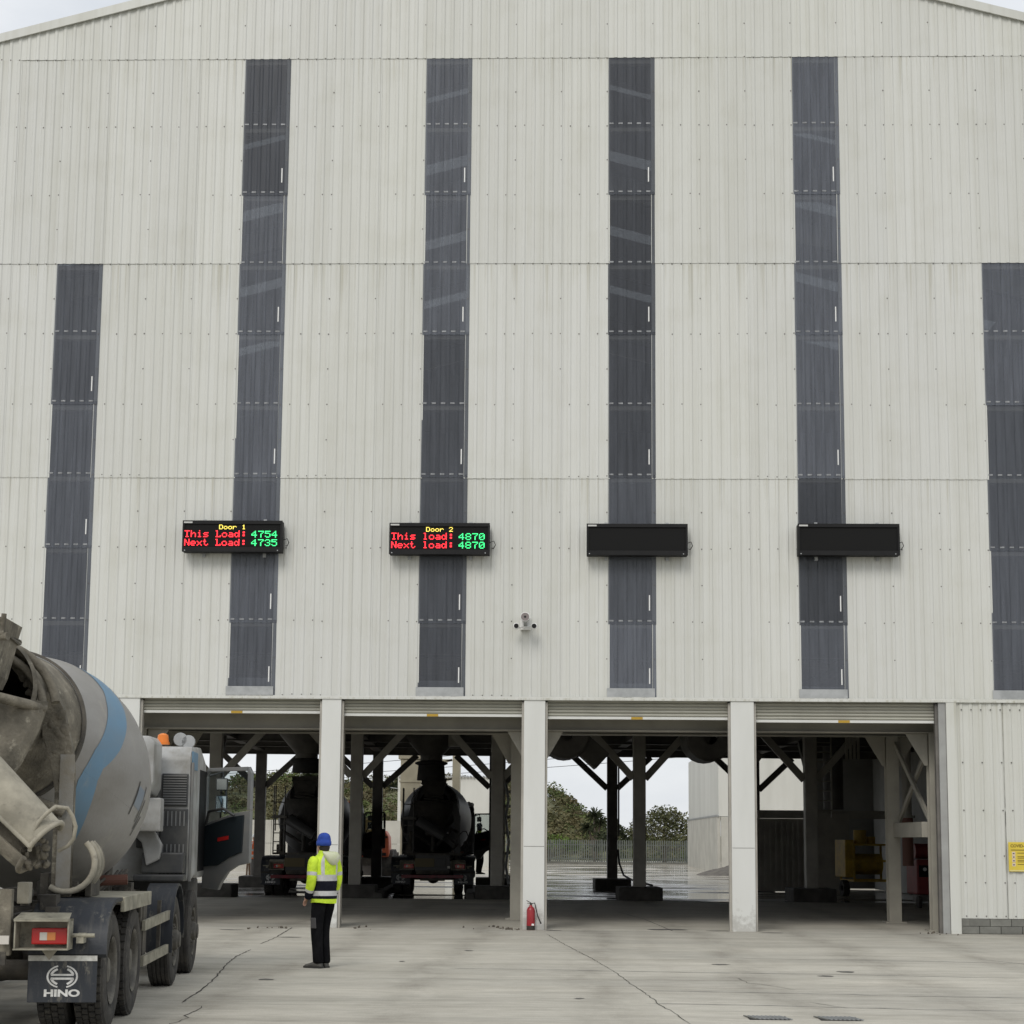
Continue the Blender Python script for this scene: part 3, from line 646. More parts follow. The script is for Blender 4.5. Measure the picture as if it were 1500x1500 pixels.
def display(cx, cz, label, lines=None):
    d = empty('led_display', (cx * .991, -.30, cz - .052)); d.scale = (.985, 1, .93); tag(d, label, 'display', 'message boards across the shed front')
    MB().bx(-.98, .98, .004, .225, -.325, .325).build('case', BLACK, d, bevel=.008)
    fr = MB(); fr.bx(-.985, .985, -.025, .003, .255, .33); fr.bx(-.985, .985, -.025, .003, -.33, -.235); fr.bx(-.985, -.945, -.025, .003, -.234, .254); fr.bx(.945, .985, -.025, .003, -.234, .254)
    fr.build('bezel', BLACK, d, bevel=.004)
    scr_ = MB().bx(-.944, .944, -.003, .003, -.234, .254).build('screen', BLACKF, d)
    MB().bx(-.96, -.79, -.029, -.026, .272, .305).build('maker_plate', PLATE, d)
    for bx_ in (-.93, .9): MB().box((bx_, -.028, -.30), (.02, .006, .02)).build('screw', GALV, d)
    for bx_ in (-.6, .6):
        MB().bx(bx_ - .03, bx_ + .03, .226, .27, -.40, .40).build('bracket', GALV, d)
    MB().tube([(.98, .15, -.05), (1.06, .14, -.02), (1.09, .16, -.1), (1.05, .2, -.17), (1.02, .24, -.15)], .008).build('cable', BLACK, d)
    if lines:
        head, l1, n1, l2, n2 = lines
        [q.build('header_character', LY, scr_, fix=False) for q in led(head, -.265, .243, .090, .095)]
        [q.build('line_character', LR, scr_, fix=False) for q in led(l1, -.945, .122, .123, .142)]; [q.build('line_character', LR, scr_, fix=False) for q in led(l2, -.945, -.058, .123, .142)]
        [q.build('number_character', LG, scr_, fix=False) for q in led(n1, .375, .116, .133, .142)]; [q.build('number_character', LG, scr_, fix=False) for q in led(n2, .375, -.062, .133, .142)]
    return d
display(-6.44, 7.505, 'lit message board above the waiting truck, leftmost of the row, showing Door 1', ('Door 1', 'This Load:', '4754', 'Next Load:', '4735'))
display(-2.39, 7.47, 'lit message board up and left of the security camera, showing Door 2', ('Door 2', 'This load:', '4870', 'Next load:', '4870'))
display(1.448, 7.465, 'blank black message board right of the lit Door 2 board')
display(5.53, 7.478, 'blank black message board nearest the right edge of the shed front')

# ------------------------------------------------------------------ CCTV camera
cc = empty('security_camera', (-.703, -.06, 5.80)); tag(cc, 'small white security camera with two round lamps on the shed wall', 'security camera')
MB().box((0, -.01, 0), (.20, .06, .24)).build('wall_plate', WPAINT, cc, bevel=.012)
MB().beam((0, -.03, -.02), (0, -.22, .06), .06, .06).build('arm', GALV, cc)
MB().lathe([(0, .0), (0, .088), (.02, .094), (.34, .086), (.36, .06), (.36, 0)], (0, -.44, .085), (0, 1, .08), 20).build('housing', WPAINT, cc, smooth=40)
hd = MB().lathe([(0, .104), (.3, .1)], (0, -.50, .085), (0, 1, .08), 16, a0=R(20), a1=R(160), xr=(1, 0, 0)); hd.build('sun_hood', WPAINT, cc, smooth=40)
GREYF = mat('camera_face', (.20, .17, .165), .3)
fc = MB().cyl((0, -.446, .085), (0, -.441, .085), .078, n=20).build('front_plate', GREYF, cc)
MB().cyl((0, -.45, .085), (0, -.447, .085), .022, n=14).build('lens', BLACK, fc)
for s in (-1, 1):
    MB().tube([(s * .04, -.08, -.06), (s * .10, -.14, -.09), (s * .17, -.2, -.07)], .02).build('lamp_arm', WPAINT, cc, smooth=60)
    l = MB().lathe([(0, 0), (0, .052), (.01, .06), (.12, .055), (.13, 0)], (s * .17, -.31, -.075), (0, 1, 0), 18).build('lamp', WPAINT, cc, smooth=40)
    MB().cyl((s * .17, -.316, -.075), (s * .17, -.311, -.075), .045, n=16).build('lamp_glass', BLACK, l)

# ------------------------------------------------------------------ text helper, notice, extinguisher, grates
def text_mesh(txt, size, m, name, ext=.002, bold=0):
    cu = bpy.data.curves.new(name, 'FONT'); cu.body = txt; cu.size = size; cu.extrude = ext; cu.offset = bold; cu.align_x = 'CENTER'
    o = bpy.data.objects.new(name, cu); col.objects.link(o); bpy.context.view_layer.update()
    me = bpy.data.meshes.new_from_object(o.evaluated_get(bpy.context.evaluated_depsgraph_get())); bpy.data.objects.remove(o)
    me.materials.clear(); me.materials.append(m); return me
nb = empty('notice_board', (8.78, -.062, 1.16)); tag(nb, 'yellow safety notice fixed low on the white wall at right', 'sign')
NY = mat('notice_yellow', (.66, .52, .06), .45, 0, c2=(.60, .45, .05), vscale=6); NB_ = mat('notice_brown', (.16, .10, .005), .6); NW = mat('notice_white', (.62, .52, .42), .6)
MB().bx(-.375, .375, 0, .014, 0, .55).build('panel', NY, nb, bevel=.006)
MB().bx(-.36, .36, -.0025, -.0005, .008, .03).build('border', mat('notice_pale', (.66, .58, .25), .5), nb)
t = link('heading', text_mesh('COVID-19', .075, NB_, 'heading', .0006, .002), nb); t.location = (-.17, -.002, .455); t.rotation_euler = (R(90), 0, 0)
MB().bx(-.33, .33, -.0025, -.0005, .395, .41).build('text_line', NB_, nb)
for z, ws in ((.34, (.40,)), (.275, (.3, .42)), (.205, (.42, .40)), (.13, (.38,))):
    for i, w in enumerate(ws): MB().bx(-.21, -.21 + w, -.0025, -.0005, z - i * .028, z - i * .028 + .012).build('text_line', NB_, nb)
    sq = MB().bx(-.31, -.25, -.0025, -.0005, z - .03, z + .03).build('pictogram', NW, nb)
    MB().bx(-.295, -.265, -.0035, -.0026, z - .012, z + .006).build('mark', BLACK, sq)

fe = empty('fire_extinguisher', (-.565, -.13, 0)); fe.scale = (.9, .9, .87); tag(fe, 'red fire extinguisher standing at the foot of the second pier', 'fire extinguisher')
RED = mat('extinguisher_red', (.30, .012, .018), .3, 0, c2=(.24, .01, .015), vscale=8); DARKB = mat('extinguisher_band', (.03, .025, .02), .5)
MB().lathe([(0, 0), (0, .085), (.09, .088), (.42, .088), (.47, .07), (.50, .035), (.53, .03), (.53, 0)], (0, 0, .003), (0, 0, 1), 24).build('cylinder', RED, fe, smooth=50)
MB().lathe([(.004, .0886), (.09, .0895)], (0, 0, .003), (0, 0, 1), 24).build('base_band', DARKB, fe, smooth=50)
MB().bx(.02, .07, -.092, -.082, .10, .14).build('label', WPAINT, fe)
MB().cyl((0, 0, .53), (0, 0, .58), .022).beam((0, 0, .58), (-.09, -.02, .63), .02, .015).beam((.03, 0, .56), (-.08, -.02, .575), .02, .012).build('valve', DARKB, fe)
MB().tube([(.02, -.02, .56), (.08, -.03, .58), (.105, -.04, .48), (.14, -.05, .32), (.19, -.06, .20), (.215, -.065, .14)], [.012, .012, .012, .012, .014, .02]).build('hose', RUBBER, fe, smooth=60)

for gx, lab in ((2.0, 'left floor drain grate at the bottom edge of the yard'), (2.68, 'right floor drain grate at the bottom edge of the yard')):
    gr = empty('drain_grate', (gx, -16.42, 0)); tag(gr, lab, 'drain grate', 'floor drain grates')
    MB().bx(-.19, .19, -.17, .17, .002, .006).build('pit', mat('drain_pit', (.015, .015, .014), .9), gr)
    for i in range(9): MB().box((-.17 + i * .0425, 0, .010), (.020, .34, .007), Matrix.Rotation(R(14), 3, 'Z')).build('bar', GALV if i % 9 else CONC, gr)

# rubble by the pier feet
RUB = mat('rubble', (.15, .13, .10), .95, 0, c2=(.08, .07, .06), vscale=9, bump=.5)
rub = MB(); rr = random.Random(5)
for cx, cy, k, sp in ((-.95, .02, 26, .2), (-1.3, .5, 6, .5), (-5.6, -.5, 9, .6), (-3.5, -.3, 4, .5), (7.0, .0, 9, .25)):
    for i in range(k):
        s = rr.uniform(.012, .05); rot = Matrix.Rotation(rr.uniform(0, 6), 3, (rr.random() + .1, rr.random(), rr.random()))
        rub.lump((cx + rr.gauss(0, sp) * .6, cy + rr.gauss(0, sp) * .8, s * .35), (s * 1.6, s * 1.2, s), rot, rr)
ro = rub.build('rubble', RUB); tag(ro, 'brown crumbs of spilt concrete at the pier feet', 'rubble', kind='stuff')

# ------------------------------------------------------------------ mixer trucks
MUD = mat('dried_concrete', (.25, .225, .175), .9, 0, c2=(.10, .09, .07), vscale=4.2, bump=.9, bscale=17, detail=12, ramp=(.3, .62))
MUDL = mat('pale_dried_concrete', (.40, .37, .295), .85, 0, c2=(.21, .195, .155), vscale=3.0, bump=.4, bscale=16, detail=9)
MUDD = mat('grimy_chassis', (.035, .032, .028), .8, 0, c2=(.10, .09, .072), vscale=4, bump=.5, bscale=18, detail=9)
NAVYP = mat('navy_plastic', (.016, .020, .027), .5, 0, c2=(.075, .073, .067), vscale=3.5, stretch=(6, 1, 1), bump=.1, detail=9, ramp=(.5, .8))
DRUMG = mat('drum_grey', (.305, .297, .285), .45, 0, c2=(.195, .185, .165), vscale=1.1, stretch=(1, .45, 1.3), bump=.12, bscale=22, detail=11, ramp=(.38, .72))
DRUMD = mat('drum_shade_tone', (.055, .055, .056), .45, 0, c2=(.035, .035, .033), vscale=1.2)  # drum colour darkened to carry the shade on the indoor trucks
BLUE = mat('stripe_blue', (.125, .25, .375), .45, 0, c2=(.15, .22, .285), vscale=1.3, detail=9, stretch=(1, .6, 1.4), ramp=(.4, .75))
CABW = mat('cab_white', (.43, .435, .43), .4, 0, c2=(.24, .235, .215), vscale=2.5, detail=8)
CABD = mat('cab_dark_plastic', (.036, .038, .041), .5, 0, c2=(.065, .065, .061), vscale=4)
CABG = mat('cab_grey', (.15, .158, .162), .4, 0, c2=(.20, .196, .185), vscale=3)
TYRE = mat('tyre_rubber', (.020, .0195, .019), .85, 0, c2=(.066, .061, .053), vscale=5, bump=.3, bscale=30, detail=8)
RIMM = mat('wheel_rim', (.16, .15, .125), .6, .1, c2=(.07, .065, .056), vscale=6, bump=.3)
REDL = mat('red_lens', (.42, .02, .018), .25); AMB = mat('amber_lens', (.62, .22, .06), .3); WHL = mat('white_lens', (.55, .52, .47), .3)
CREAM = mat('cream_paint', (.36, .34, .265), .7, 0, c2=(.19, .18, .14), vscale=5, bump=.2, detail=8)
ORG = mat('beacon_orange', (.75, .20, .02), .25); SILV = mat('reflective_strip', (.62, .62, .58), .5, 0, c2=(.35, .34, .31), vscale=14)
LOGO = mat('logo_white', (.72, .72, .70), .5, 0, c2=(.5, .5, .48), vscale=12)
REDD = mat('red_reflector', (.20, .012, .022), .4, 0, c2=(.10, .01, .015), vscale=6)

PEDM = mat('pedestal_grey', (.25, .25, .24), .6, 0, c2=(.20, .18, .14), vscale=3, detail=8, bump=.2)
MUDK = mat('shade_toned_grime', (.055, .05, .043), .9, 0, c2=(.028, .026, .023), vscale=4, bump=.6, bscale=17)  # dried concrete with the indoor shade put into its colour
def tyre_mesh(drive):
    mb = MB(); r = .515
    mb.lathe([(-.105, .30), (-.135, .34), (-.14, .42), (-.125, .485), (-.105, .503), (.105, .503), (.125, .485), (.14, .42), (.135, .34), (.105, .30), (.06, .27), (-.06, .27)], (0, 0, 0), (1, 0, 0), 40, closed=True)
    if drive:
        n = 44
        for j, xx in enumerate((-.085, -.03, .03, .085)):
            for i in range(n):
                a = (i + (.5 if j % 2 else 0)) * 2 * math.pi / n; rot = Matrix.Rotation(-a, 3, 'X')
                mb.box(rot @ Vector((xx, 0, r - .006)), (.048, .052, .024), rot)
    else:
        for xx in (-.092, -.048, 0, .048, .092): mb.lathe([(xx - .017, .50), (xx - .017, r), (xx + .017, r), (xx + .017, .50)], (0, 0, 0), (1, 0, 0), 40)
    return mb.mesh('tyre', TYRE, smooth=35)
T_DRIVE, T_STEER = tyre_mesh(True), tyre_mesh(False)
def rim_mesh(kind):
    mb = MB()
    if kind == 'steer':
        mb.lathe([(.13, .295), (.12, .27), (.06, .255), (.055, .2), (.09, .19), (.10, .12), (.16, .11), (.17, .09), (.19, .085), (.20, 0)], (0, 0, 0), (1, 0, 0), 32)
        for i in range(10):
            a = i * math.pi / 5; mb.cyl((.075, .165 * math.cos(a), .165 * math.sin(a)), (.125, .165 * math.cos(a), .165 * math.sin(a)), .017, n=6)
    else:
        mb.lathe([(.13, .295), (.12, .275), (.10, .262), (-.06, .25), (-.07, .2), (-.05, .13), (.08, .12), (.10, .10), (.11, 0)], (0, 0, 0), (1, 0, 0), 32)
        for i in range(10):
            a = i * math.pi / 5; mb.cyl((-.06, .175 * math.cos(a), .175 * math.sin(a)), (-.02, .175 * math.cos(a), .175 * math.sin(a)), .016, n=6)
    return mb.mesh('rim', RIMM, smooth=35)
RIM_S, RIM_D = rim_mesh('steer'), rim_mesh('drive')
AX = Vector((0, .9735, -.2286)).normalized(); OD = Vector((0, -.35, 2.98)); DUP = Vector((1, 0, 0)).cross(AX)
DPROF = [(0, .50), (.04, .53), (.10, .53), (.14, .50), (.6, .60), (1.18, .745), (1.7, .91), (2.2, 1.055), (2.55, 1.125), (2.85, 1.155), (3.15, 1.155), (3.45, 1.125), (3.9, 1.03), (4.5, .86), (5.05, .67), (5.2, .60), (5.24, .3), (5.24, 0)]
def splash(m, colr, scale, lo, hi, amt=.8, stretch=(1, 1, 1)):
    n = m.node_tree; L = n.links.new; b = n.nodes['Principled BSDF']; src = b.inputs['Base Color'].links[0].from_socket
    tc_ = n.nodes.new('ShaderNodeTexCoord'); mp_ = n.nodes.new('ShaderNodeMapping'); mp_.inputs['Scale'].default_value = stretch; mp_.inputs['Location'].default_value = (3.1, 1.7, 5.2); L(tc_.outputs['Object'], mp_.inputs['Vector'])
    t = n.nodes.new('ShaderNodeTexNoise'); t.inputs['Scale'].default_value = scale; t.inputs['Detail'].default_value = 13; t.inputs['Roughness'].default_value = .72; L(mp_.outputs['Vector'], t.inputs['Vector'])
    r = n.nodes.new('ShaderNodeMapRange'); r.inputs['From Min'].default_value = lo; r.inputs['From Max'].default_value = hi; r.inputs['To Max'].default_value = amt; L(t.outputs['Fac'], r.inputs['Value'])
    x = n.nodes.new('ShaderNodeMixRGB'); L(r.outputs['Result'], x.inputs['Fac']); L(src, x.inputs['Color1']); x.inputs['Color2'].default_value = (*colr, 1); L(x.outputs['Color'], b.inputs['Base Color'])
splash(DRUMG, (.40, .375, .31), 2.2, .58, .72, .7, (1, .8, .45)); splash(BLUE, (.33, .34, .32), 2.6, .57, .72, .6, (1, .8, .45)); splash(NAVYP, (.27, .25, .20), 6, .57, .70, .8, (1, 1, .5))
splash(TYRE, (.20, .185, .15), 5, .58, .70, .7); splash(CABW, (.22, .20, .165), 4, .56, .70, .7, (1, 1, .4)); splash(MUDL, (.12, .11, .09), 5, .55, .68, .8); splash(MUD, (.42, .39, .31), 5.5, .56, .68, .75); splash(CREAM, (.09, .083, .07), 7, .54, .68, .8); splash(CABD, (.15, .14, .12), 5, .58, .72, .6, (1, 1, .4)); splash(MUDD, (.24, .22, .175), 6, .58, .70, .7)
def drum_r(s):
    for (a, ra), (b, rb) in zip(DPROF, DPROF[1:]):
        if a <= s <= b: return ra + (rb - ra) * (s - a) / max(b - a, 1e-6)
    return .5
def drum_pt(s, ph, off=.0): return OD + AX * s + (Vector((1, 0, 0)) * math.cos(ph) + DUP * math.sin(ph)) * (drum_r(s) + off)
def drum_patch(rows, off):
    """rows: list of (phi_deg, s0, s1); a thin skin on the drum"""
    k = 6; mb = MB(); rings = [[drum_pt(s0 + (s1 - s0) * j / k, R(p), off) for j in range(k + 1)] for p, s0, s1 in rows]
    return mb.loft(rings, closed=False, caps=False)

def mixer_truck(name, label, loc, rz, main, group='concrete mixer trucks', mud_front=True):
    MUD, MUDL, SILV, CABW = (MATS['dried_concrete'], MATS['pale_dried_concrete'], MATS['reflective_strip'], MATS['cab_white']) if main else (MUDK, MUDK, MUDK, DRUMD)  # indoor trucks take the shade-darkened copies so they read as silhouettes
    t = empty(name, loc, rz); tag(t, label, 'truck', group)
    B = lambda mb, nm, m, parent=None, **k: mb.build(nm, m, parent or t, **k)
    # chassis
    ch = MB()
    for s in (-1, 1): ch.bx(s * .39, s * .47, -.95, 7.6, .74, 1.02)
    for y in (-.9, .65, 2.4, 4.0, 5.6, 7.3): ch.bx(-.388, .388, y - .06, y + .06, .78, .98)
    ch.bx(-.5, .5, -1.0, -.96, .62, .735)
    B(ch, 'chassis', MUDD, bevel=.01)
    B(MB().bx(-.38, .38, -1.05, -.97, .42, .6).bx(-.12, .12, 0, 4.2, .55, .7), 'drive_line', MUDD, bevel=.02)
    for ya in (0, 1.35):
        B(MB().cyl((-.7, ya, .515), (.7, ya, .515), .09, n=12).lathe([(-.2, .0), (-.2, .12), (-.1, .2), (.1, .2), (.2, .12), (.2, 0)], (0, ya, .515), (0, 1, 0), 16), 'axle', MUDD, smooth=40)
    for ya in (4.75, 6.7): B(MB().cyl((-.95, ya, .5), (.95, ya, .5), .07, n=10), 'axle', MUDD)
    # wheels
    def wheel(x, y, me, rim, flip):
        w = link('wheel', me, t, (x, y, .515)); w.rotation_euler = (R(random.uniform(0, 40)), 0, 0 if not flip else math.pi); link('rim', rim, w)
    for ya in (0, 1.35):
        for s in (-1, 1):
            wheel(s * 1.10, ya, T_DRIVE, RIM_D, s < 0); wheel(s * .785, ya, T_DRIVE, RIM_D, s > 0)
    for ya in (4.75, 6.7):
        for s in (-1, 1): wheel(s * 1.10, ya, T_STEER, RIM_S, s < 0)
    # rear mudguards, decks, flaps
    for s in (-1, 1):
        x0, x1 = (.63, 1.285) if s > 0 else (-1.285, -.63)
        pth = [(-.735, .70), (-.72, .86), (-.64, 1.0), (-.48, 1.10), (-.28, 1.145), (.1, 1.15)]
        V = [(x, y, z) for x in (x0, x1) for y, z in pth] + [(x, y + .035, z - .03) for x in (x0, x1) for y, z in pth]; n = len(pth)
        F = [(i, i + 1, n + i + 1, n + i) for i in range(n - 1)] + [(2 * n + i, 3 * n + i, 3 * n + i + 1, 2 * n + i + 1) for i in range(n - 1)]
        F += [(i, 2 * n + i, 2 * n + i + 1, i + 1) for i in range(n - 1)] + [(n + i, n + i + 1, 3 * n + i + 1, 3 * n + i) for i in range(n - 1)] + [(0, n, 3 * n, 2 * n), (n - 1, 3 * n - 1, 4 * n - 1, 2 * n - 1)]
        B(MB().add(V, F), 'mudguard', NAVYP, smooth=40)
        d = MB().bx(x0, x1, .10, 1.95, 1.10, 1.15); xe = x1 if s > 0 else x0; d.bx(xe - .02, xe + .02, .12, 1.95, 1.02, 1.152)
        B(d, 'deck', CREAM, bevel=.008)
        fl = B(MB().bx(x0 + .01, x1 - .07, -.748, -.736, .30, .66), 'mud_flap', NAVYP, bevel=.004)
        B(MB().bx(x0 + .01, x1 - .07, -.758, -.749, .645, .69), 'strip', SILV, fl)
        # badge: two open brackets joined by a bar, with its lettering
        cx = (x0 + x1) / 2 - .03; cz = .515; lg = MB()
        for (q, gap) in ((1, 0), (-1, 0)):
            for (ro_, ri, lim) in ((.118, .103, 74), (.092, .072, 66)):
                for a0_, a1_ in ([(-lim, lim)] if lim > 70 else [(14, lim), (-lim, -14)]):
                    k = 10; P = []
                    for rr_ in (ro_, ri):
                        for i in range(k + 1):
                            a = R(a0_ + (a1_ - a0_) * i / k); P.append((cx + q * (rr_ * 1.08 * math.cos(a) + .004), -.7505, cz + rr_ * .82 * math.sin(a)))
                    lg.add(P, [(i, i + 1, k + 2 + i, k + 1 + i) for i in range(k)])
        lg.add([(cx - .095, -.7505, cz + .006), (cx + .095, -.7505, cz + .006), (cx + .095, -.7505, cz + .022), (cx - .095, -.7505, cz + .022)], [(0, 1, 2, 3)])
        lg.add([(cx - .095, -.7505, cz - .026), (cx + .095, -.7505, cz - .026), (cx + .095, -.7505, cz - .008), (cx - .095, -.7505, cz - .008)], [(0, 1, 2, 3)])
        B(lg, 'badge', LOGO, fl, fix=False)
        tx = link('lettering', HINO, fl, (cx, -.7505, .352)); tx.rotation_euler = (R(90), 0, 0)
    # tail lamps
    for s in (-1, 1):
        c = s * .785
        bxm = MB().bx(c - .225, c + .225, -1.03, -.93, .985, 1.0).bx(c - .225, c + .225, -1.03, -.80, .75, .762).bx(c - .225, c - .213, -1.0, -.80, .763, .984).bx(c + .213, c + .225, -1.0, -.80, .763, .984).bx(c - .225, c + .225, -.80, -.79, .75, 1.0)
        bxm.add([(c - .23, -1.03, 1.001), (c + .23, -1.03, 1.001), (c + .21, -.80, 1.05), (c - .21, -.80, 1.05)], [(0, 1, 2, 3)])
        lb = B(bxm, 'tail_lamp', CREAM)
        B(MB().bx(c - .10, c + .20, -.90, -.802, .79, .925), 'lens', REDL, lb, bevel=.012)
        B(MB().bx(c - .03, c + .03, -.905, -.9005, .825, .89), 'white_lens', WHL, lb); B(MB().bx(c + .031, c + .10, -.905, -.9005, .825, .89), 'amber_lens', AMB, lb)
        B(MB().cyl((c + s * .225, -.88, .865), (c + s * .42, -.88, .865), .017).bx(c + s * .3 - .03, c + s * .3 + .03, -.89, -.74, .80, .88), 'lamp_bar', CREAM, lb)
        B(MB().prism([(-.07, 0), (.07, 0), (.0, -.09)], (c + .05, -.86, .749), (1, 0, 0), (0, 0, 1), .02), 'bracket', MUDL, lb)
    # rear panel between the lamps
    B(MB().bx(-.53, .53, -.99, -.90, .70, 1.25).bx(-.4, .4, -1.02, -.992, .85, 1.1), 'rear_panel', MUD if main else DRUMD, bevel=.02)
    B(MB().bx(.455, .535, -1.07, -1.05, .80, .87).bx(.47, .52, -1.05, -.99, .81, .86), 'reflector', WHL)
    if not main:
        B(MB().bx(-.95, .95, -1.08, -1.03, .50, .60), 'rear_bumper', REDD, bevel=.01)
        B(MB().bx(-.55, .05, -1.06, -1.025, .84, 1.1), 'number_plate', mat('yellow_plate', (.11, .085, .03), .5))
        B(MB().bx(-1.0, -.62, -1.06, -1.025, .66, .73), 'marker_plate', SILV)
        B(MB().bx(-.9, .9, -1.0, -.97, 1.2, 1.26), 'rail', MUDD)
    # drum: cone at the back, belly, front cone
    dr = MB().lathe(DPROF, OD, AX, 72)
    for k, f in enumerate(dr.f):
        s = sum((Vector(dr.v[i]) - OD).dot(AX) for i in f) / 4; dr.m[k] = 1 if s < 1.2 else 0
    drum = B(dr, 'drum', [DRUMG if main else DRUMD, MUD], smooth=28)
    B(MB().lathe([(1.165, .752), (1.165, .775), (1.20, .785), (1.20, .758)], OD, AX, 72, closed=True), 'cone_rim', MUDD, drum, smooth=30)
    edge = [(66, 2.2, 2.6), (52, 2.12, 2.5), (39, 2.02, 2.44), (30, 1.89, 2.37), (19, 1.77, 2.22), (9, 1.66, 2.09), (0, 1.57, 1.97), (-9, 1.48, 1.83), (-16, 1.45, 1.72), (-24, 1.43, 1.72), (-32, 1.44, 1.80), (-40, 1.53, 1.90), (-48, 1.72, 2.03), (-58, 1.95, 2.2), (-70, 2.3, 2.5)]
    fine = []
    for a, b in zip(edge, edge[1:]):
        for i in range(5): fine.append(tuple(a[j] + (b[j] - a[j]) * i / 5 for j in range(3)))
    if main:
        B(drum_patch(fine, .004), 'blue_stripe', BLUE, drum, smooth=180, fix=False)
        B(drum_patch([(180 - p, a, b) for p, a, b in fine], .004), 'blue_stripe', BLUE, drum, smooth=180, fix=False)
        B(drum_patch([(-26 + i * .6, 1.24 + i * .22, 1.252 + i * .22) for i in range(8)], .007), 'weld_seam', MUDD, drum, fix=False)
        for base, s0, ln in ((-7, 2.60, 18), (-6, 2.88, 19), (-12, 2.97, 16), (-20, 3.04, 11)):
            B(drum_patch([(base - i * ln / 8, s0 - .02 * math.sin(i / 8 * 3.14), s0 + .026 - .02 * math.sin(i / 8 * 3.14)) for i in range(9)], .006), 'emblem_stroke', CABD, drum, fix=False)
        B(drum_patch([(-9 - i * 1.5, 2.63, 2.86) for i in range(8)], .003), 'emblem_field', mat('emblem_pale_blue', (.21, .25, .30), .4), drum, smooth=180, fix=False)
        B(drum_patch([(40 + i * 2, 2.62 + .02 * (i % 2), 2.66) for i in range(6)], .004), 'weld_seam', MUDD, drum, fix=False)
    # roller ring pedestal
    pts_o = [(.83, 1.15), (.83, 2.2), (.80, 2.48), (.70, 2.85), (.50, 3.18), (.28, 3.38), (.10, 3.42)]
    pts_i = [(.02, 3.28), (.22, 3.20), (.38, 3.02), (.50, 2.80), (.52, 2.60), (.60, 2.35), (.655, 2.1), (.655, 1.15)]
    yk = MB()
    for s in (-1, 1): B(MB().prism([(s * a, b) for a, b in pts_o + pts_i], (0, .13, 0), (1, 0, 0), (0, 0, 1), .10), 'pedestal', MUD if main else DRUMD, bevel=.012)
    sk = MB()
    for s in (-1, 1): B(MB().bx(s * .70, s * .826, .01, .026, 1.2, 2.42), 'pedestal_face', PEDM if main else DRUMD)
    B(MB().tube([(.75, .0, 1.9), (.55, -.05, 2.0), (.35, -.1, 1.7), (.1, -.2, 1.5)], .05), 'strut', MUD, smooth=60); B(MB().tube([(-.75, .0, 1.9), (-.4, -.1, 1.7), (-.1, -.2, 1.5)], .05), 'strut', MUD, smooth=60)
    # mud crust along the pedestal arm
    cr_ = MB(); rq = random.Random(11)
    for i in range(34):
        u = rq.random(); k = u * (len(pts_o) - 3) + 1; j = int(k); fr = k - j
        a, b = pts_o[j], pts_o[j + 1]; x = a[0] + (b[0] - a[0]) * fr - rq.uniform(.0, .22); z = a[1] + (b[1] - a[1]) * fr - rq.uniform(.0, .1)
        s_ = rq.uniform(.015, .05); cr_.lump((x, .028, z), (s_ * 2.6, s_ * .5, s_ * 2.0), Matrix.Rotation(rq.uniform(0, 3), 3, 'Y'), rq)
    if main: tag(B(cr_, 'crust', MUD, smooth=60), kind='stuff')
    # charging hopper
    def rect(cx, cy, z, wx, wy, th=0): return [Vector((cx + a * wx / 2, cy + b * wy / 2, z)) for a, b in ((-1, -1), (1, -1), (1, 1), (-1, 1))]
    hp = MB().loft([rect(0, -.70, 2.95, .52, .46), rect(0, -.72, 3.05, .60, .52), rect(0, -.74, 3.38, .72, .70), rect(0, -.74, 3.38, .68, .66), rect(0, -.72, 3.06, .56, .48), rect(0, -.70, 2.96, .48, .42)], caps=False)
    h = B(hp, 'charging_hopper', MUD, bevel=.0)
    B(MB().tube(rect(0, -.74, 3.385, .74, .72), .028, closed=True), 'rim_tube', MUD, h, smooth=60)
    B(MB().loft([rect(0, -.74, 3.40, .72, .70), rect(0, -.76, 3.52, .78, .76), rect(0, -.76, 3.52, .75, .73), rect(0, -.74, 3.41, .68, .66)], caps=False), 'splash_guard', MUD, h)
    B(MB().cyl((.37, -1.09, 3.40), (.385, -1.12, 3.55), .022).cyl((.34, -1.07, 3.36), (.42, -1.10, 3.36), .035), 'hinge', MUD, h)
    # splash ring and hoses round the drum mouth
    arc = lambda r, y, z0, a0, a1, k=14: [Vector((r * math.cos(R(a0 + (a1 - a0) * i / k)), y + .1 * math.sin(i / k * 3), z0 + r * math.sin(R(a0 + (a1 - a0) * i / k)))) for i in range(k + 1)]
    B(MB().tube(arc(.70, -.25, 2.72, 12, 90), .042), 'hose', MUD, smooth=60); B(MB().tube(arc(.60, -.32, 2.72, 8, 80), .038), 'hose', MUD, smooth=60)
    B(MB().tube([(-.3, -1.0, 2.93), (.0, -1.05, 2.9), (.35, -.95, 2.85), (.62, -.45, 2.80)], .045), 'hose', MUD, smooth=60); B(MB().tube([(-.2, -1.0, 3.0), (.1, -1.03, 3.0), (.3, -1.0, 2.94)], .035), 'hose', MUD, smooth=60)
    # discharge scoop
    def scoop(w, y0, y1, z, n=12, k=1.0): return [Vector((w * math.cos(R(180 + 180 * i / n)), (y0 + y1) / 2 + (y1 - y0) / 2 * math.sin(R(180 * i / n)), z + k * .0)) for i in range(n + 1)]
    B(MB().loft([scoop(.66, -.15, -.72, 2.86), scoop(.60, -.15, -.85, 2.6), scoop(.48, -.25, -.95, 2.3), scoop(.30, -.4, -.98, 2.02), scoop(.24, -.45, -.95, 1.8)], closed=False, caps=False), 'discharge_scoop', MUD, smooth=50)
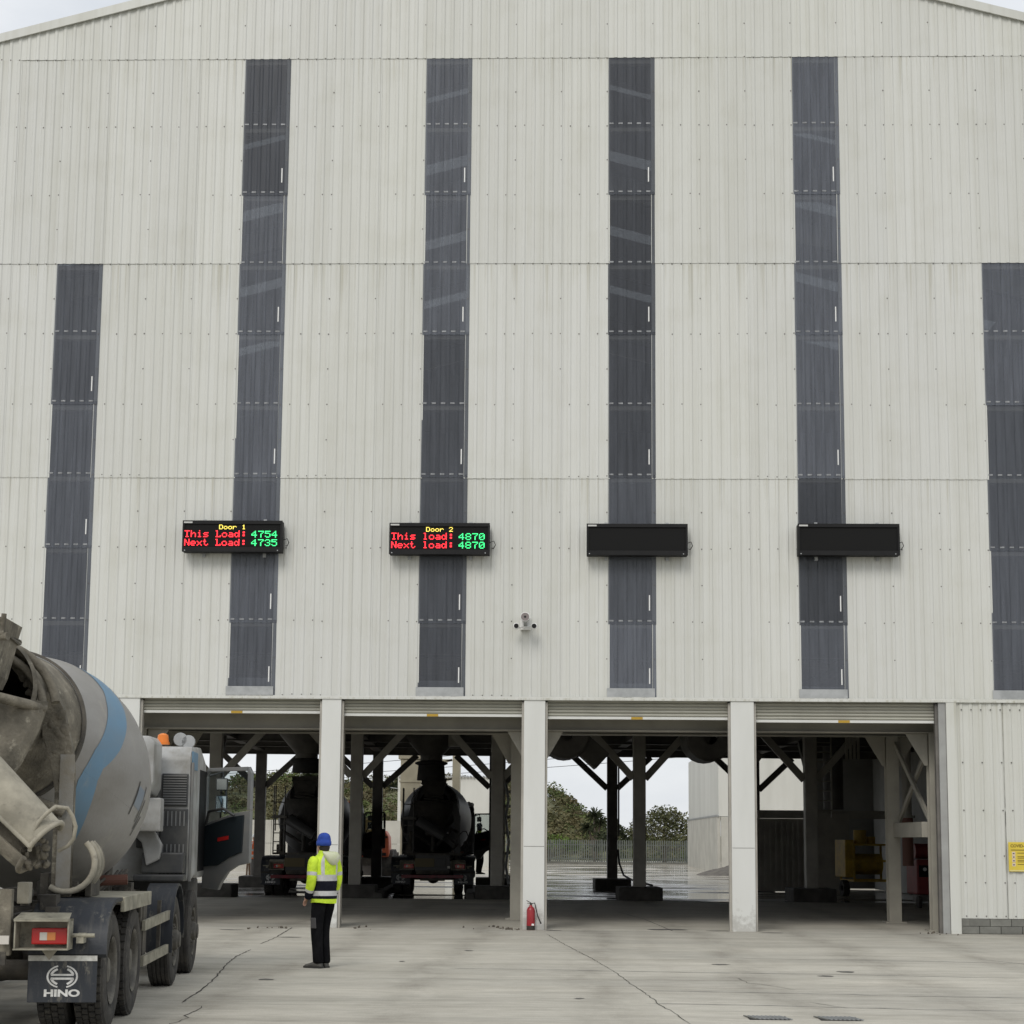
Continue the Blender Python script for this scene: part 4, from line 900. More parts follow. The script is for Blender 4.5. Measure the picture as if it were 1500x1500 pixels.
    # swivel chute: half pipe carried across the tail
    def half_pipe(p0, p1, r, up, n=12, th=.018, sweep=180):
        p0, p1, up = Vector(p0), Vector(p1), Vector(up); d = (p1 - p0).normalized(); up = (up - d * up.dot(d)).normalized(); sd_ = d.cross(up)
        rings = []
        for p, sc_ in ((p0, 1.12), (p1, .92)):
            a = [R(90 - sweep / 2 + sweep * i / n) for i in range(n + 1)]
            o_ = [p + (sd_ * math.cos(q) + up * math.sin(q)) * r * sc_ for q in a]; i_ = [p + (sd_ * math.cos(q) + up * math.sin(q)) * (r * sc_ - th) for q in reversed(a)]
            rings.append(o_ + i_)
        return MB().loft(rings), rings
    a_, b_ = ((-.02, -1.10, 2.45), (.82, -1.24, 1.66)) if main else ((-.45, -1.1, 2.2), (.35, -1.3, 1.72))
    hpm, rg = half_pipe(a_, b_, .21, (.45, -.55, .6), sweep=165)
    chu = B(hpm, 'chute', MUDL if main else DRUMD, smooth=40)
    n_ = 13
    for e in (0, n_ - 1): B(MB().tube([rg[0][e], rg[1][e]], .022), 'rolled_edge', MUDL if main else DRUMD, chu, smooth=60)
    B(MB().tube(rg[1][:n_], .022), 'end_ring', MUDL if main else DRUMD, chu, smooth=60)
    hp2, rg2 = half_pipe((-.16, -1.08, 2.30), (.74, -1.22, 1.54), .19, (-.45, .2, -.75), sweep=175)
    B(hp2, 'folded_chute', MUD if main else DRUMD, smooth=40)
    B(MB().tube([rg2[1][i] for i in range(n_)], .026), 'end_ring', MUD, chu, smooth=60)
    mid = Vector(b_) - (Vector(b_) - Vector(a_)).normalized() * .1
    d_ = (Vector(b_) - Vector(a_)).normalized(); u1 = Vector((.35, -.2, .9)); u1 = (u1 - d_ * u1.dot(d_) * .4).normalized(); s1 = d_.cross(u1).normalized()
    B(MB().tube([(.73, -1.36, 1.57), (.74, -1.4, 1.67), (.80, -1.42, 1.80), (.86, -1.42, 1.87), (.93, -1.4, 1.93), (1.02, -1.36, 1.92), (1.06, -1.32, 1.85), (1.08, -1.28, 1.77), (1.06, -1.24, 1.67), (1.01, -1.22, 1.61), (.93, -1.2, 1.57)], .017), 'handle_loop', MUDL, chu, smooth=60)
    cb = MB(); rq = random.Random(4)
    for i in range(26):
        v = Vector(b_) + Vector((rq.uniform(-.18, .02), rq.uniform(.0, .12), rq.uniform(-.22, .02))); s_ = rq.uniform(.02, .05); cb.lump(v, (s_ * 1.5, s_ * 1.8, s_ * 2.4), Matrix.Rotation(rq.uniform(0, 3), 3, (1, rq.random(), .3)), rq)
    if main: tag(B(cb, 'crust', MUD, chu, smooth=60), kind='stuff')
    B(MB().cyl((.0, -1.0, 1.3), (.0, -1.0, 2.05), .06), 'chute_post', MUD)
    # spare chute on the right deck
    rgs = []
    for y in (-.05, .55):
        a = [R(-124 + 172 * i / 12) for i in range(13)]
        rgs.append([Vector((.80 + .25 * math.cos(q), y, 1.45 + .25 * math.sin(q))) for q in a] + [Vector((.80 + .225 * math.cos(q), y, 1.45 + .225 * math.sin(q))) for q in reversed(a)])
    sp = B(MB().loft(rgs), 'spare_chute', MUD, smooth=40)
    for y in (-.05, .16, .30): B(MB().tube([Vector((p.x, y, p.z)) for p in rgs[0][:13]], .028), 'rim', MUDL, sp, smooth=60)
    B(MB().bx(.55, .62, .1, .6, 1.16, 1.36), 'rest', MUDD, sp); B(MB().bx(.95, 1.0, .1, .6, 1.155, 1.3), 'rest', MUDD, sp)
    # clutter along the chassis
    cl = MB(); rq = random.Random(9)
    for i in range(46):
        y = rq.uniform(-.6, 5.6); s_ = rq.uniform(.05, .16); cl.box((rq.uniform(.3, .85), y, rq.uniform(1.02, 1.22)), (s_, s_ * 1.5, s_))
    for i in range(7):
        y = rq.uniform(1.5, 4.2); cl.tube([(.5, y, 1.05), (.7, y + .3, 1.25), (.55, y + .8, 1.15), (.6, y + 1.3, 1.3)], .016, 6)
    tag(B(cl, 'fittings', MUDD), kind='stuff')
    B(MB().cyl((.45, 2.9, 1.22), (.92, 2.95, 1.24), .055, n=12), 'hydraulic_motor', mat('rusty_red', (.16, .07, .05), .7))
    B(MB().bx(.52, .62, -.75, -.6, 1.12, 1.3), 'bracket', MUDL, bevel=.01)
    # front pedestal, tanks
    B(MB().bx(-.45, .45, 4.75, 5.05, 1.0, 1.5), 'front_pedestal', MUDD, bevel=.02)
    B(MB().loft([[Vector((x, 5.15, z)) for x, z in ((.20, 2.30), (.26, 2.24), (.82, 2.24), (.87, 2.34), (.87, 2.80), (.81, 2.88), (.30, 2.88), (.20, 2.80))], [Vector((x, 5.75, z)) for x, z in ((.20, 2.20), (.26, 2.16), (.84, 2.16), (.89, 2.26), (.89, 2.80), (.83, 2.88), (.30, 2.88), (.20, 2.80))]]), 'water_tank', CABW, bevel=.03, smooth=50)
    B(MB().bx(.3, .95, 5.3, 5.6, 1.75, 2.15).prism([(.2, 1.42), (.40, 1.36), (.48, 1.62), (.60, 1.70), (.70, 1.62), (.76, 1.34), (.92, 1.42), (.94, 1.6), (.82, 1.80), (.3, 1.80)], (0, 5.7, 0), (1, 0, 0), (0, 0, 1), .12), 'tank_cradle', CABW, bevel=.02)
    # side guard (right) with air tanks behind
    for s in (-1, 1):
        x = s * 1.21
        gd = empty('side_guard', (0, 0, 0), 0, t)
        B(MB().beam((x, 2.15, .80), (x, 4.30, .82), .035, .10), 'rail', CREAM, gd); B(MB().beam((x, 2.10, .45), (x, 4.28, .45), .035, .10), 'rail', CREAM, gd)
        for y in (2.3, 3.7): B(MB().bx(x - s * .06, x - s * .022, y - .03, y + .03, .4, 1.0), 'post', MUDD, gd)
        B(MB().bx(x - s * .05, x - s * .03, 2.12, 2.6, .42, 1.05), 'plate', MUDD, gd)
        B(MB().lathe([(0, 0), (0, .1), (.03, .15), (.6, .15), (.63, .1), (.63, 0)], (s * .85, 2.7, .62), (0, 1, 0), 16).lathe([(0, 0), (0, .1), (.03, .15), (.4, .15), (.43, .1), (.43, 0)], (s * .85, 3.5, .72), (0, 1, 0), 16), 'air_tank', MUDD, smooth=40)
        # second-axle mudguard
        k = 10; x0, x1 = s * .93, s * 1.265
        P = [(x, 4.75 + rr_ * math.cos(R(195 - 200 * i / k)), .56 + rr_ * math.sin(R(195 - 200 * i / k))) for x in (x0, x1) for rr_ in (.60, .575) for i in range(k + 1)]
        n = k + 1; F = []
        for i in range(k): F += [(i, i + 1, 2 * n + i + 1, 2 * n + i), (n + i, 3 * n + i, 3 * n + i + 1, n + i + 1), (2 * n + i, 2 * n + i + 1, 3 * n + i + 1, 3 * n + i), (i, n + i, n + i + 1, i + 1)]
        B(MB().add(P, F), 'front_mudguard', NAVYP, smooth=40)
    # cab
    prof = [(5.92, 1.15), (5.92, 2.66), (6.05, 2.80), (7.1, 2.84), (7.75, 2.68), (8.02, 1.95), (8.10, 1.16), (7.2, 1.16), (6.72, 1.2), (6.4, 1.15)]
    cab = B(MB().prism(prof, (-1.225, 0, 0), (0, 1, 0), (0, 0, 1), 2.45), 'cab', CABW, bevel=.05, smooth=40)
    B(MB().bx(-1.12, 1.12, 7.3, 8.16, .42, 1.15), 'bumper', CABD, bevel=.04)
    B(MB().bx(.88, 1.20, 5.885, 5.918, 2.06, 2.46), 'vent_panel', CABD, cab, bevel=.01)
    lv = MB()
    for i in range(12): B(MB().box((1.04, 5.875, 2.09 + i * .031), (.28, .02, .012)), 'louvre', CABG, cab)
    B(MB().bx(.60, .87, 5.80, 5.917, 1.55, 2.42), 'intake_duct', CABD, cab, bevel=.025)
    B(MB().bx(.88, 1.21, 5.86, 5.917, 1.18, 2.03), 'lower_panel', CABD, cab, bevel=.01)
    rb_ = MB()
    for i in range(6): B(MB().bx(.91 + i * .05, .925 + i * .05, 5.845, 5.859, 1.22, 1.60), 'rib', CABG, cab), B(MB().bx(.91 + i * .05, .925 + i * .05, 5.845, 5.859, 1.82, 2.0), 'rib', CABG, cab)
    B(MB().bx(.62, 1.22, 5.5, 5.85, 1.16, 1.24).bx(.7, 1.2, 5.62, 5.84, 1.25, 1.5), 'lower_panel', CABD, cab, bevel=.02)
    B(MB().bx(-1.16, 1.16, 8.03, 8.045, 1.55, 2.0).prism([(7.78, 2.62), (7.80, 2.62), (8.04, 2.0), (8.02, 1.99)], (-1.12, 0, 0), (0, 1, 0), (0, 0, 1), 2.24), 'windscreen', GLASS, cab)
    B(MB().cyl((.83, 6.25, 2.83), (.83, 6.25, 2.86), .085).lathe([(0, .075), (.09, .065), (.11, .03), (.115, 0)], (.83, 6.25, 2.86), (0, 0, 1), 16), 'beacon', ORG, cab, smooth=50)
    for x in (1.04, 1.14): B(MB().lathe([(0, 0), (.0, .08), (.02, .088), (.05, .07), (.09, .03), (.4, .022)], (x, 6.28, 2.90 - (x - 1.04) * .3), (0, 1, 0), 16).cyl((x, 6.5, 2.8), (x, 6.5, 2.9), .015), 'air_horn', GALV, cab, smooth=50)
    B(MB().bx(1.226, 1.236, 6.0, 6.6, 2.52, 2.74), 'corner_stripe', BLUE, cab)
    B(MB().bx(1.226, 1.25, 5.95, 6.06, 1.15, 2.6), 'corner_panel', CABG, cab)
    op = MB().bx(1.2255, 1.2275, 6.98, 7.82, 1.25, 2.55); B(op, 'door_opening', BLACK, cab)
    # open right door, hinged at the front
    dp = empty('door', (1.235, 7.85, 0), 0, t); ang = R(50 if main else 62); ux = Vector((math.sin(ang), -math.cos(ang), 0)); uz = Vector((0, 0, 1))
    nrm = ux.cross(uz)
    low = [(0, 1.02), (.30, 1.0), (.36, 1.10), (.48, 1.24), (.64, 1.32), (.86, 1.36), (.86, 2.04), (.55, 2.0), (0, 1.86)]
    dd = MB().prism(low, (0, 0, 0), ux, uz, .05)
    for fr_ in ([(0, 1.862), (.045, 1.874), (.045, 2.50), (.0, 2.50)], [(.0, 2.502), (.045, 2.502), (.09, 2.555), (.78, 2.555), (.80, 2.60), (.06, 2.60)], [(.795, 2.042), (.86, 2.042), (.86, 2.53), (.80, 2.60), (.782, 2.555), (.795, 2.50)]):
        dd.prism(fr_, (0, 0, 0), ux, uz, .05)
    B(dd, 'shell', CABG, dp, bevel=.008)
    inn = [(.04, 1.30), (.30, 1.32), (.5, 1.42), (.74, 1.5), (.76, 1.98), (.5, 1.95), (.04, 1.83)]
    side = -1 if nrm.dot(Vector((0, -1, 0))) < 0 else 1
    B(MB().prism(inn, (0, 0, 0) if side < 0 else nrm * .051, ux, uz, -.02 if side < 0 else .02), 'trim_panel', mat('door_trim', (.012, .018, .022), .55), dp, bevel=.006)
    off = nrm * (-.022 if side < 0 else .0725)
    B(MB().prism([(.30, 1.63), (.50, 1.66), (.50, 1.71), (.30, 1.68)], off, ux, uz, -.004 if side < 0 else .004), 'reflector', REDL, dp)
    B(MB().tube([ux * .12 + uz * 1.86 + off * 1.6, ux * .24 + uz * 2.02 + off * 2.6, ux * .5 + uz * 2.06 + off * 2.6, ux * .64 + uz * 1.97 + off * 1.6], .02), 'grab_handle', CABD, dp, smooth=60)
    B(MB().prism([(.046, 1.88), (.55, 2.005), (.79, 2.045), (.79, 2.5), (.775, 2.553), (.09, 2.553), (.046, 2.5)], nrm * .022, ux, uz, .006), 'window', GLASS, dp)
    # mirrors ahead of the door
    mrr = B(MB().tube([(1.22, 8.0, 2.5), (1.42, 8.08, 2.56), (1.48, 8.08, 2.2), (1.46, 8.08, 2.0)], .016), 'mirror', CABD)
    B(MB().bx(1.33, 1.49, 8.05, 8.12, 2.02, 2.25).bx(1.33, 1.49, 8.05, 8.12, 2.31, 2.48), 'mirror_shell', CABD, mrr, bevel=.02)
    B(MB().prism([(8.03, 2.03), (8.048, 2.235), (8.05, 2.235), (8.05, 2.03)], (1.345, 0, 0), (0, 1, 0), (0, 0, 1), .13), 'mirror_glass', mat('mirror_glass', (.85, .87, .9), .03, 1), mrr); B(MB().bx(1.345, 1.475, 8.042, 8.048, 2.325, 2.465), 'mirror_glass', mat('mirror_grey', (.45, .44, .42), .3, 0), mrr)
    # ladder and platform on the left
    ld = MB().tube([(-.95, -.6, 1.2), (-.95, -.6, 3.25), (-.95, -.15, 3.25), (-.95, -.15, 1.9)], .02).tube([(-.62, -.6, 1.2), (-.62, -.6, 3.25), (-.62, -.15, 3.25)], .02).tube([(-.95, -.6, 2.75), (-.62, -.6, 2.75)], .015)
    l_ = B(ld, 'ladder', DSTEEL, smooth=60)
    for i in range(5): B(MB().bx(-.95, -.62, -.62, -.58, 1.3 + i * .26, 1.33 + i * .26), 'rung', DSTEEL, l_)
    B(MB().bx(-1.0, -.55, -.75, .1, 2.28, 2.34), 'platform', DSTEEL, l_)
    B(MB().bx(-.85, -.6, -.6, -.3, 1.2, 1.5).cyl((-.7, -.8, 1.3), (-.7, -.8, 1.9), .05), 'control_box', MUDD, bevel=.02)
    return t
HINO = text_mesh('HINO', .078, LOGO, 'lettering', .0004, .0035)
for v in HINO.vertices: v.co.x *= 1.5
mixer_truck('mixer_truck', 'grimy grey mixer truck with blue stripe waiting in the yard at left', (-5.204, -18.17, 0), R(5.6), True)
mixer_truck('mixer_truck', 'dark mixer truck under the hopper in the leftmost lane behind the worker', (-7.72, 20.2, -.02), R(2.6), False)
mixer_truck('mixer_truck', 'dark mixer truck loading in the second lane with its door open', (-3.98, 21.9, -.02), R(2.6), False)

# ------------------------------------------------------------------ people
def ring(c, rx, ry_, n=16, rot=0, tilt=Vector((0, 0, 1)), wob=0, seed=0):
    rnd = random.Random(seed); out = []
    tz = Vector(tilt).normalized(); tx = Vector((1, 0, 0)); tx = (tx - tz * tx.dot(tz)).normalized(); ty = tz.cross(tx)
    if rot: tx, ty = tx * math.cos(rot) + ty * math.sin(rot), ty * math.cos(rot) - tx * math.sin(rot)
    for i in range(n):
        a = i * 2 * math.pi / n; w = 1 + (rnd.uniform(-wob, wob) if wob else 0)
        sq = 1.0
        out.append(Vector(c) + tx * rx * w * math.cos(a) + ty * ry_ * w * math.sin(a))
    return out
def subdiv(o, lv=1):
    m = o.modifiers.new('smooth', 'SUBSURF'); m.levels = lv; m.render_levels = lv
SKIN = mat('skin', (.42, .25, .18), .55)
def person(label, loc, rz, top_mats, trouser, hat, hatkind='beanie', group=None, pose='stand', sc=1.0, shoe=None, slim=.95):
    p = empty('person', loc, rz); p.scale = (sc * slim, sc * slim, sc); tag(p, label, 'person', group)
    YEL_, NAV, SIL = top_mats
    # body: one skinned surface
    J = {'pel': (0, 0, .95, .12, .10), 'bel': (0, .0, 1.10, .125, .095), 'che': (0, .0, 1.33, .14, .10), 'nk': (0, .0, 1.51, .055, .055), 'hd': (-.01, .02, 1.60, .06, .07),
         'sl': (-.17, 0, 1.44, .06, .06), 'el': (-.245, -.02, 1.18, .042, .042), 'wl': (-.20, .12, .97, .03, .028), 'sr': (.17, 0, 1.44, .06, .06), 'er': (.235, -.02, 1.18, .042, .042), 'wr': (.235, .10, .96, .03, .028),
         'hl': (-.09, 0, .90, .085, .085), 'kl': (-.10, .01, .50, .055, .055), 'al': (-.085, -.02, .10, .03, .03), 'tl': (-.115, .08, .045, .018, .016),
         'hr': (.09, 0, .90, .085, .085), 'kr': (.082, .085, .50, .05, .05), 'ar': (.055, .0, .10, .03, .03), 'tr': (.057, .11, .045, .018, .016)}
    E = [('pel', 'bel'), ('bel', 'che'), ('che', 'nk'), ('nk', 'hd'), ('che', 'sl'), ('sl', 'el'), ('el', 'wl'), ('che', 'sr'), ('sr', 'er'), ('er', 'wr'), ('pel', 'hl'), ('hl', 'kl'), ('kl', 'al'), ('al', 'tl'), ('pel', 'hr'), ('hr', 'kr'), ('kr', 'ar'), ('ar', 'tr')]
    # five fingers on each hand
    for s, w in ((-1, 'wl'), (1, 'wr')):
        wx, wy, wz = J[w][:3]; J[w + 'p'] = (wx, wy + .02, wz - .06, .03, .02); E.append((w, w + 'p'))
        for i, (fx, fl) in enumerate(((-.027, .062), (-.009, .072), (.009, .068), (.026, .054))):
            J[w + 'f%d' % i] = (wx + fx, wy + .035, wz - .085, .009, .009); J[w + 'g%d' % i] = (wx + fx, wy + .05, wz - .085 - fl * .6, .0085, .0085); J[w + 'h%d' % i] = (wx + fx * .9, wy + .045, wz - .085 - fl, .0075, .0075)
            E += [(w + 'p', w + 'f%d' % i), (w + 'f%d' % i, w + 'g%d' % i), (w + 'g%d' % i, w + 'h%d' % i)]
        J[w + 't'] = (wx - s * .035, wy + .045, wz - .05, .011, .011); J[w + 'u'] = (wx - s * .04, wy + .07, wz - .085, .0095, .0095); E += [(w + 'p', w + 't'), (w + 't', w + 'u')]
    ks = list(J); me = bpy.data.meshes.new('body'); me.from_pydata([J[k][:3] for k in ks], [(ks.index(a), ks.index(b)) for a, b in E], [])
    ob = bpy.data.objects.new('body', me); col.objects.link(ob); ob.modifiers.new('skin', 'SKIN')
    if not me.skin_vertices:
        bpy.context.view_layer.objects.active = ob
    for i, k in enumerate(ks):
        d = me.skin_vertices[0].data[i]; d.radius = J[k][3:]; d.use_root = (k == 'pel')
    subdiv(ob, 1); bpy.context.view_layer.update()
    bm_ = bpy.data.meshes.new_from_object(ob.evaluated_get(bpy.context.evaluated_depsgraph_get())); bpy.data.objects.remove(ob)
    # head with face, added to the same mesh
    hm = MB(); hz = 1.655; head = []
    for z, rx, ry_, cy in ((-.135, .03, .035, .035), (-.125, .052, .062, .03), (-.09, .066, .082, .02), (-.04, .074, .094, .01), (.01, .077, .098, .005), (.06, .074, .094, 0), (.10, .058, .075, 0), (.125, .03, .04, 0), (.132, .008, .01, 0)):
        head.append(ring((-.012, cy + .01, hz + z), rx, ry_, 18))
    hm.loft(head); fy = .105
    hm.add([(-.026, fy + .0, hz - .045), (.002, fy, hz - .045), (-.012, fy + .028, hz - .04), (-.012, fy - .004, hz + .015)], [(0, 1, 2), (1, 3, 2), (3, 0, 2)])
    for s in (-1, 1):
        hm.lathe([(0, 0), (0, .012), (.008, .008), (.010, 0)], (-.012 + s * .03, fy - .012, hz + .01), (0, 1, 0), 8)
        hm.loft([ring((-.012 + s * .078, .005, hz + dz), .010, .02 * w_, 8) for dz, w_ in ((-.04, .5), (-.015, 1), (.015, 1.1), (.03, .4))])
    hm.bx(-.036, .012, fy - .02, fy - .004, hz - .077, hz - .069)
    h_me = hm.mesh('head', SKIN, smooth=60)
    b = bmesh.new(); b.from_mesh(bm_); b.from_mesh(h_me); me2 = bpy.data.meshes.new('body'); b.to_mesh(me2); b.free()
    me2.materials.append(SKIN); me2.polygons.foreach_set('use_smooth', [True] * len(me2.polygons)); link('body', me2, p)
    # trousers
    tr = MB(); N = 16
    rl = lambda pts, sd_: [ring((x, y, z), rx, ry_, N, wob=.075, seed=sd_ + i) for i, (x, y, z, rx, ry_) in enumerate(pts)]
    tr.loft(rl([(-.085, -.02, .055, .075, .085), (-.088, -.015, .12, .072, .08), (-.095, .0, .30, .078, .082), (-.10, .015, .50, .085, .088), (-.098, .01, .68, .094, .10), (-.088, 0, .82, .10, .112), (-.07, 0, .92, .10, .118), (-.06, 0, .98, .10, .115)], 1))
    tr.loft(rl([(.055, .0, .05, .075, .088), (.058, .005, .12, .072, .082), (.068, .045, .30, .077, .084), (.080, .085, .50, .085, .09), (.083, .055, .68, .094, .10), (.08, .0, .82, .10, .112), (.068, 0, .92, .10, .118), (.06, 0, .98, .10, .115)], 20))
    to = tr.build('trousers', trouser, p, smooth=180); subdiv(to, 2)
    MB().box((-.193, -.02, .60), (.012, .11, .14), Matrix.Rotation(R(-5), 3, 'Y')).build('thigh_pocket', mat('pocket_grey', (.07, .068, .07), .8), to, bevel=.01)
    # shoes
    SH = shoe or mat('work_boot', (.10, .095, .085), .8, 0, c2=(.05, .048, .045), vscale=12)
    for x, y, a in ((-.10, .03, R(18)), (.057, .055, R(-4))):
        rot = Matrix.Rotation(a, 3, 'Z'); s_ = MB()
        rg = []
        for (dy, rx, h) in ((-.115, .028, .05), (-.10, .040, .085), (-.04, .044, .10), (.03, .048, .085), (.10, .052, .062), (.15, .046, .05), (.175, .02, .035)):
            pts = []
            for i in range(12):
                q = i * 2 * math.pi / 12; pts.append(Vector((x, y, 0)) + rot @ Vector((rx * math.cos(q), dy, max(.004, h * .5 + h * .5 * math.sin(q)))))
            rg.append(pts)
        s_.loft(rg); so_ = s_.build('boot', SH, p, smooth=60)
        sl = [Vector((x, y, 0)) + rot @ Vector((a_, b_, 0)) for a_, b_ in ((-.04, -.12), (.04, -.12), (.05, .0), (.056, .1), (.035, .178), (-.035, .178), (-.056, .1), (-.05, 0))]
        MB().loft([[q + Vector((0, 0, .002)) for q in sl], [q + Vector((0, 0, .026)) for q in sl]]).build('sole', RUBBER, so_)
    # jacket: torso with bands
    zs = [.865, .885, .925, .93, .965, .97, 1.035, 1.04, 1.12, 1.165, 1.17, 1.225, 1.23, 1.30, 1.37, 1.43, 1.48, 1.515, 1.54]
    def dims(z):
        T = [(.86, .185, .150), (1.0, .188, .150), (1.15, .192, .148), (1.3, .205, .148), (1.38, .212, .145), (1.43, .200, .135), (1.48, .145, .112), (1.515, .095, .092), (1.56, .085, .085)]
        for (a, b_, c), (a2, b2, c2) in zip(T, T[1:]):
            if a <= z <= a2: f = (z - a) / (a2 - a); return b_ + (b2 - b_) * f, c + (c2 - c) * f
        return .08, .08
    NJ = 40; rings = []
    for i, z in enumerate(zs):
        rx, ry_ = dims(z); rg = []
        for j in range(NJ):
            a = j * 2 * math.pi / NJ; w = 1 + .045 * math.sin(3 * a + z * 21) * math.sin(z * 17 + a) + .022 * math.sin(7 * a + z * 33) + (.05 * (1.1 - z) / .25 if z < 1.1 else 0)
            ca, sa = math.cos(a), math.sin(a); e = .82
            rg.append(Vector((rx * w * math.copysign(abs(ca) ** e, ca), .0 + ry_ * w * math.copysign(abs(sa) ** e, sa) - .008, z + (.008 * math.sin(2 * a + 1) if z < .9 else 0))))
        rings.append(rg)
    def band(i, j):
        z = (zs[i] + zs[i + 1]) / 2; a = (j + .5) * 2 * math.pi / NJ; x = math.cos(a)
        if z < .925: return 0
        if z < .967: return 1
        if z < 1.037: return 2
        if z < 1.167: return 1
        if z < 1.228: return 2
        if .48 < abs(x) < .68 and z < 1.50: return 2
        return 0
    jk = MB().loft(rings, mi=band, caps=False); jo = jk.build('jacket', [YEL_, NAV, SIL], p, smooth=180, fix=True); subdiv(jo, 1)
    # sleeves
    for s, pts in ((-1, [(-.15, 0, 1.455), (-.195, -.005, 1.42), (-.225, -.015, 1.33), (-.235, -.02, 1.27), (-.238, -.022, 1.235), (-.242, -.022, 1.18), (-.238, -.005, 1.11), (-.23, .03, 1.05), (-.226, .04, 1.02), (-.22, .06, .985), (-.21, .085, .95), (-.203, .10, .92)]),
                   (1, [(.15, 0, 1.455), (.195, -.005, 1.42), (.222, -.015, 1.33), (.23, -.02, 1.27), (.233, -.022, 1.235), (.238, -.022, 1.18), (.24, -.005, 1.11), (.24, .03, 1.05), (.24, .04, 1.02), (.238, .06, .985), (.235, .08, .95), (.235, .095, .92)])):
        rad = [.075, .085, .078, .074, .073, .070, .068, .064, .062, .058, .054, .052]; rg = []
        for i, q in enumerate(pts):
            a = Vector(pts[max(0, i - 1)]); b_ = Vector(pts[min(len(pts) - 1, i + 1)]); rg.append(ring(q, rad[i], rad[i] * 1.06, 14, tilt=(a - b_), wob=.08, seed=i * 3 + s))
        sl = MB().loft(rg, mi=lambda i, j: (2 if i in (3,) else 2 if i in (7,) else 1 if i > 7 else 0), caps=True)
        so_ = sl.build('sleeve', [YEL_, NAV, SIL], jo, smooth=180); subdiv(so_, 1)
    # hood lying on the back and collar
    if hatkind == 'beanie':
        hdm = MB().loft([ring((.02, -.06, 1.555), .105, .05, 20), ring((.025, -.10, 1.545), .135, .075, 20), ring((.03, -.135, 1.50), .140, .075, 20), ring((.035, -.15, 1.44), .118, .060, 20), ring((.04, -.152, 1.385), .07, .035, 20), ring((.042, -.15, 1.365), .02, .012, 20)])
        ho = hdm.build('hood', mat('hood_pale', (.52, .56, .33), .7, 0, c2=(.60, .60, .50), vscale=5), jo, smooth=180); subdiv(ho, 1)
        MB().loft([ring((0, -.005, 1.49), .10, .095, 20), ring((-.003, 0, 1.53), .083, .085, 20), ring((-.005, .005, 1.565), .074, .08, 20), ring((-.005, .005, 1.563), .066, .072, 20)], caps=False).build('collar', YEL_, jo, smooth=180)
        hb = MB(); R_ = []
        for z, k in ((1.628, 1.06), (1.632, 1.12), (1.66, 1.14), (1.688, 1.11), (1.69, 1.05), (1.72, 1.02), (1.755, .92), (1.785, .70), (1.80, .40), (1.805, .1)):
            rg = ring((-.012, .004 - (z - 1.63) * .05, z), .086 * k, .104 * k, 40)
            R_.append([Vector((-.012, .004, z)) + (q - Vector((-.012, .004, z))) * (1 + (.012 if i % 2 else 0)) for i, q in enumerate(rg)])
        hb.loft(R_).build('beanie', hat, p, smooth=180)
        # dark hair under the hat at the nape
        MB().loft([ring((-.012, -.008, 1.555), .062, .070, 18), ring((-.012, -.006, 1.59), .074, .088, 18), ring((-.012, -.004, 1.64), .080, .097, 18)], caps=False).build('hair', mat('dark_hair', (.02, .016, .013), .8), p, smooth=180)
    else:
        hb = MB().lathe([(0, .135), (.006, .135), (.012, .115), (.05, .112), (.10, .085), (.13, .03), (.132, 0)], (-.012, .01, 1.70), (0, 0, 1), 20); hb.build('helmet', hat, p, smooth=50)
    return p
HV = mat('hi_vis_yellow', (.62, .83, .035), .75, 0, c2=(.46, .64, .03), vscale=7, bump=.9, bscale=14); NAV = mat('jacket_navy', (.006, .007, .013), .8, 0, c2=(.011, .012, .02), vscale=8, bump=.7, bscale=14, spec=.1)
SIL = mat('reflective_tape', (.42, .42, .41), .45, 0, c2=(.55, .55, .55), vscale=9); TRO = mat('black_trousers', (.004, .004, .005), .95, 0, c2=(.010, .010, .011), vscale=6, bump=.9, bscale=11, spec=.08)
BEAN = mat('beanie_blue', (.018, .062, .34), .85, 0, c2=(.012, .042, .26), vscale=14, bump=.4, bscale=60)
person('person in yellow hi-vis jacket and blue beanie standing in the yard, back to us', (-3.13, -10.36, 0), R(48), (HV, NAV, SIL), TRO, BEAN, sc=.975)
HO = mat('hi_vis_orange', (.80, .16, .04), .75, 0, c2=(.65, .12, .03), vscale=7)
person('distant person in orange jacket and pale helmet behind the open cab door', (-11.9, 35.2, -.02), R(200), (HO, HO, SIL), mat('grey_trousers', (.12, .115, .11), .85), WPAINT, 'helmet')
person('person in yellow jacket at the open cab door of the loading truck', (-2.95, 30.4, .42), R(-70), (HV, NAV, SIL), TRO, mat('black_cap', (.015, .015, .016), .8), 'helmet')

# ------------------------------------------------------------------ machines in and behind the shed
OP = mat('loader_orange', (.50, .11, .045), .5, 0, c2=(.40, .09, .04), vscale=3); OCH = mat('loader_ochre', (.28, .20, .07), .6, 0, c2=(.2, .14, .05), vscale=4)
wl = empty('wheel_loader', (-7.95, 38.5, -.02), R(3)); tag(wl, 'orange wheel loader parked in the rear yard beyond the plant', 'wheel loader')
MB().prism([(-1.0, .95), (1.0, .95), (1.03, 1.1), (1.0, 1.75), (.85, 2.0), (-.85, 2.0), (-1.0, 1.75), (-1.03, 1.1)], (0, -1.1, 0), (1, 0, 0), (0, 0, 1), -2.2).build('engine_cover', OP, wl, bevel=.06, smooth=40)
MB().bx(-.9, .9, -1.16, -1.11, 1.0, 1.12).bx(.55, .95, -1.13, -1.11, 1.7, 1.78).build('rear_trim', BLACK, wl)
MB().bx(-.05, .55, -1.25, -1.12, 1.55, 2.05).bx(.0, .5, -1.2, -1.0, 2.06, 2.45).build('rear_ballast', OCH, wl, bevel=.03)
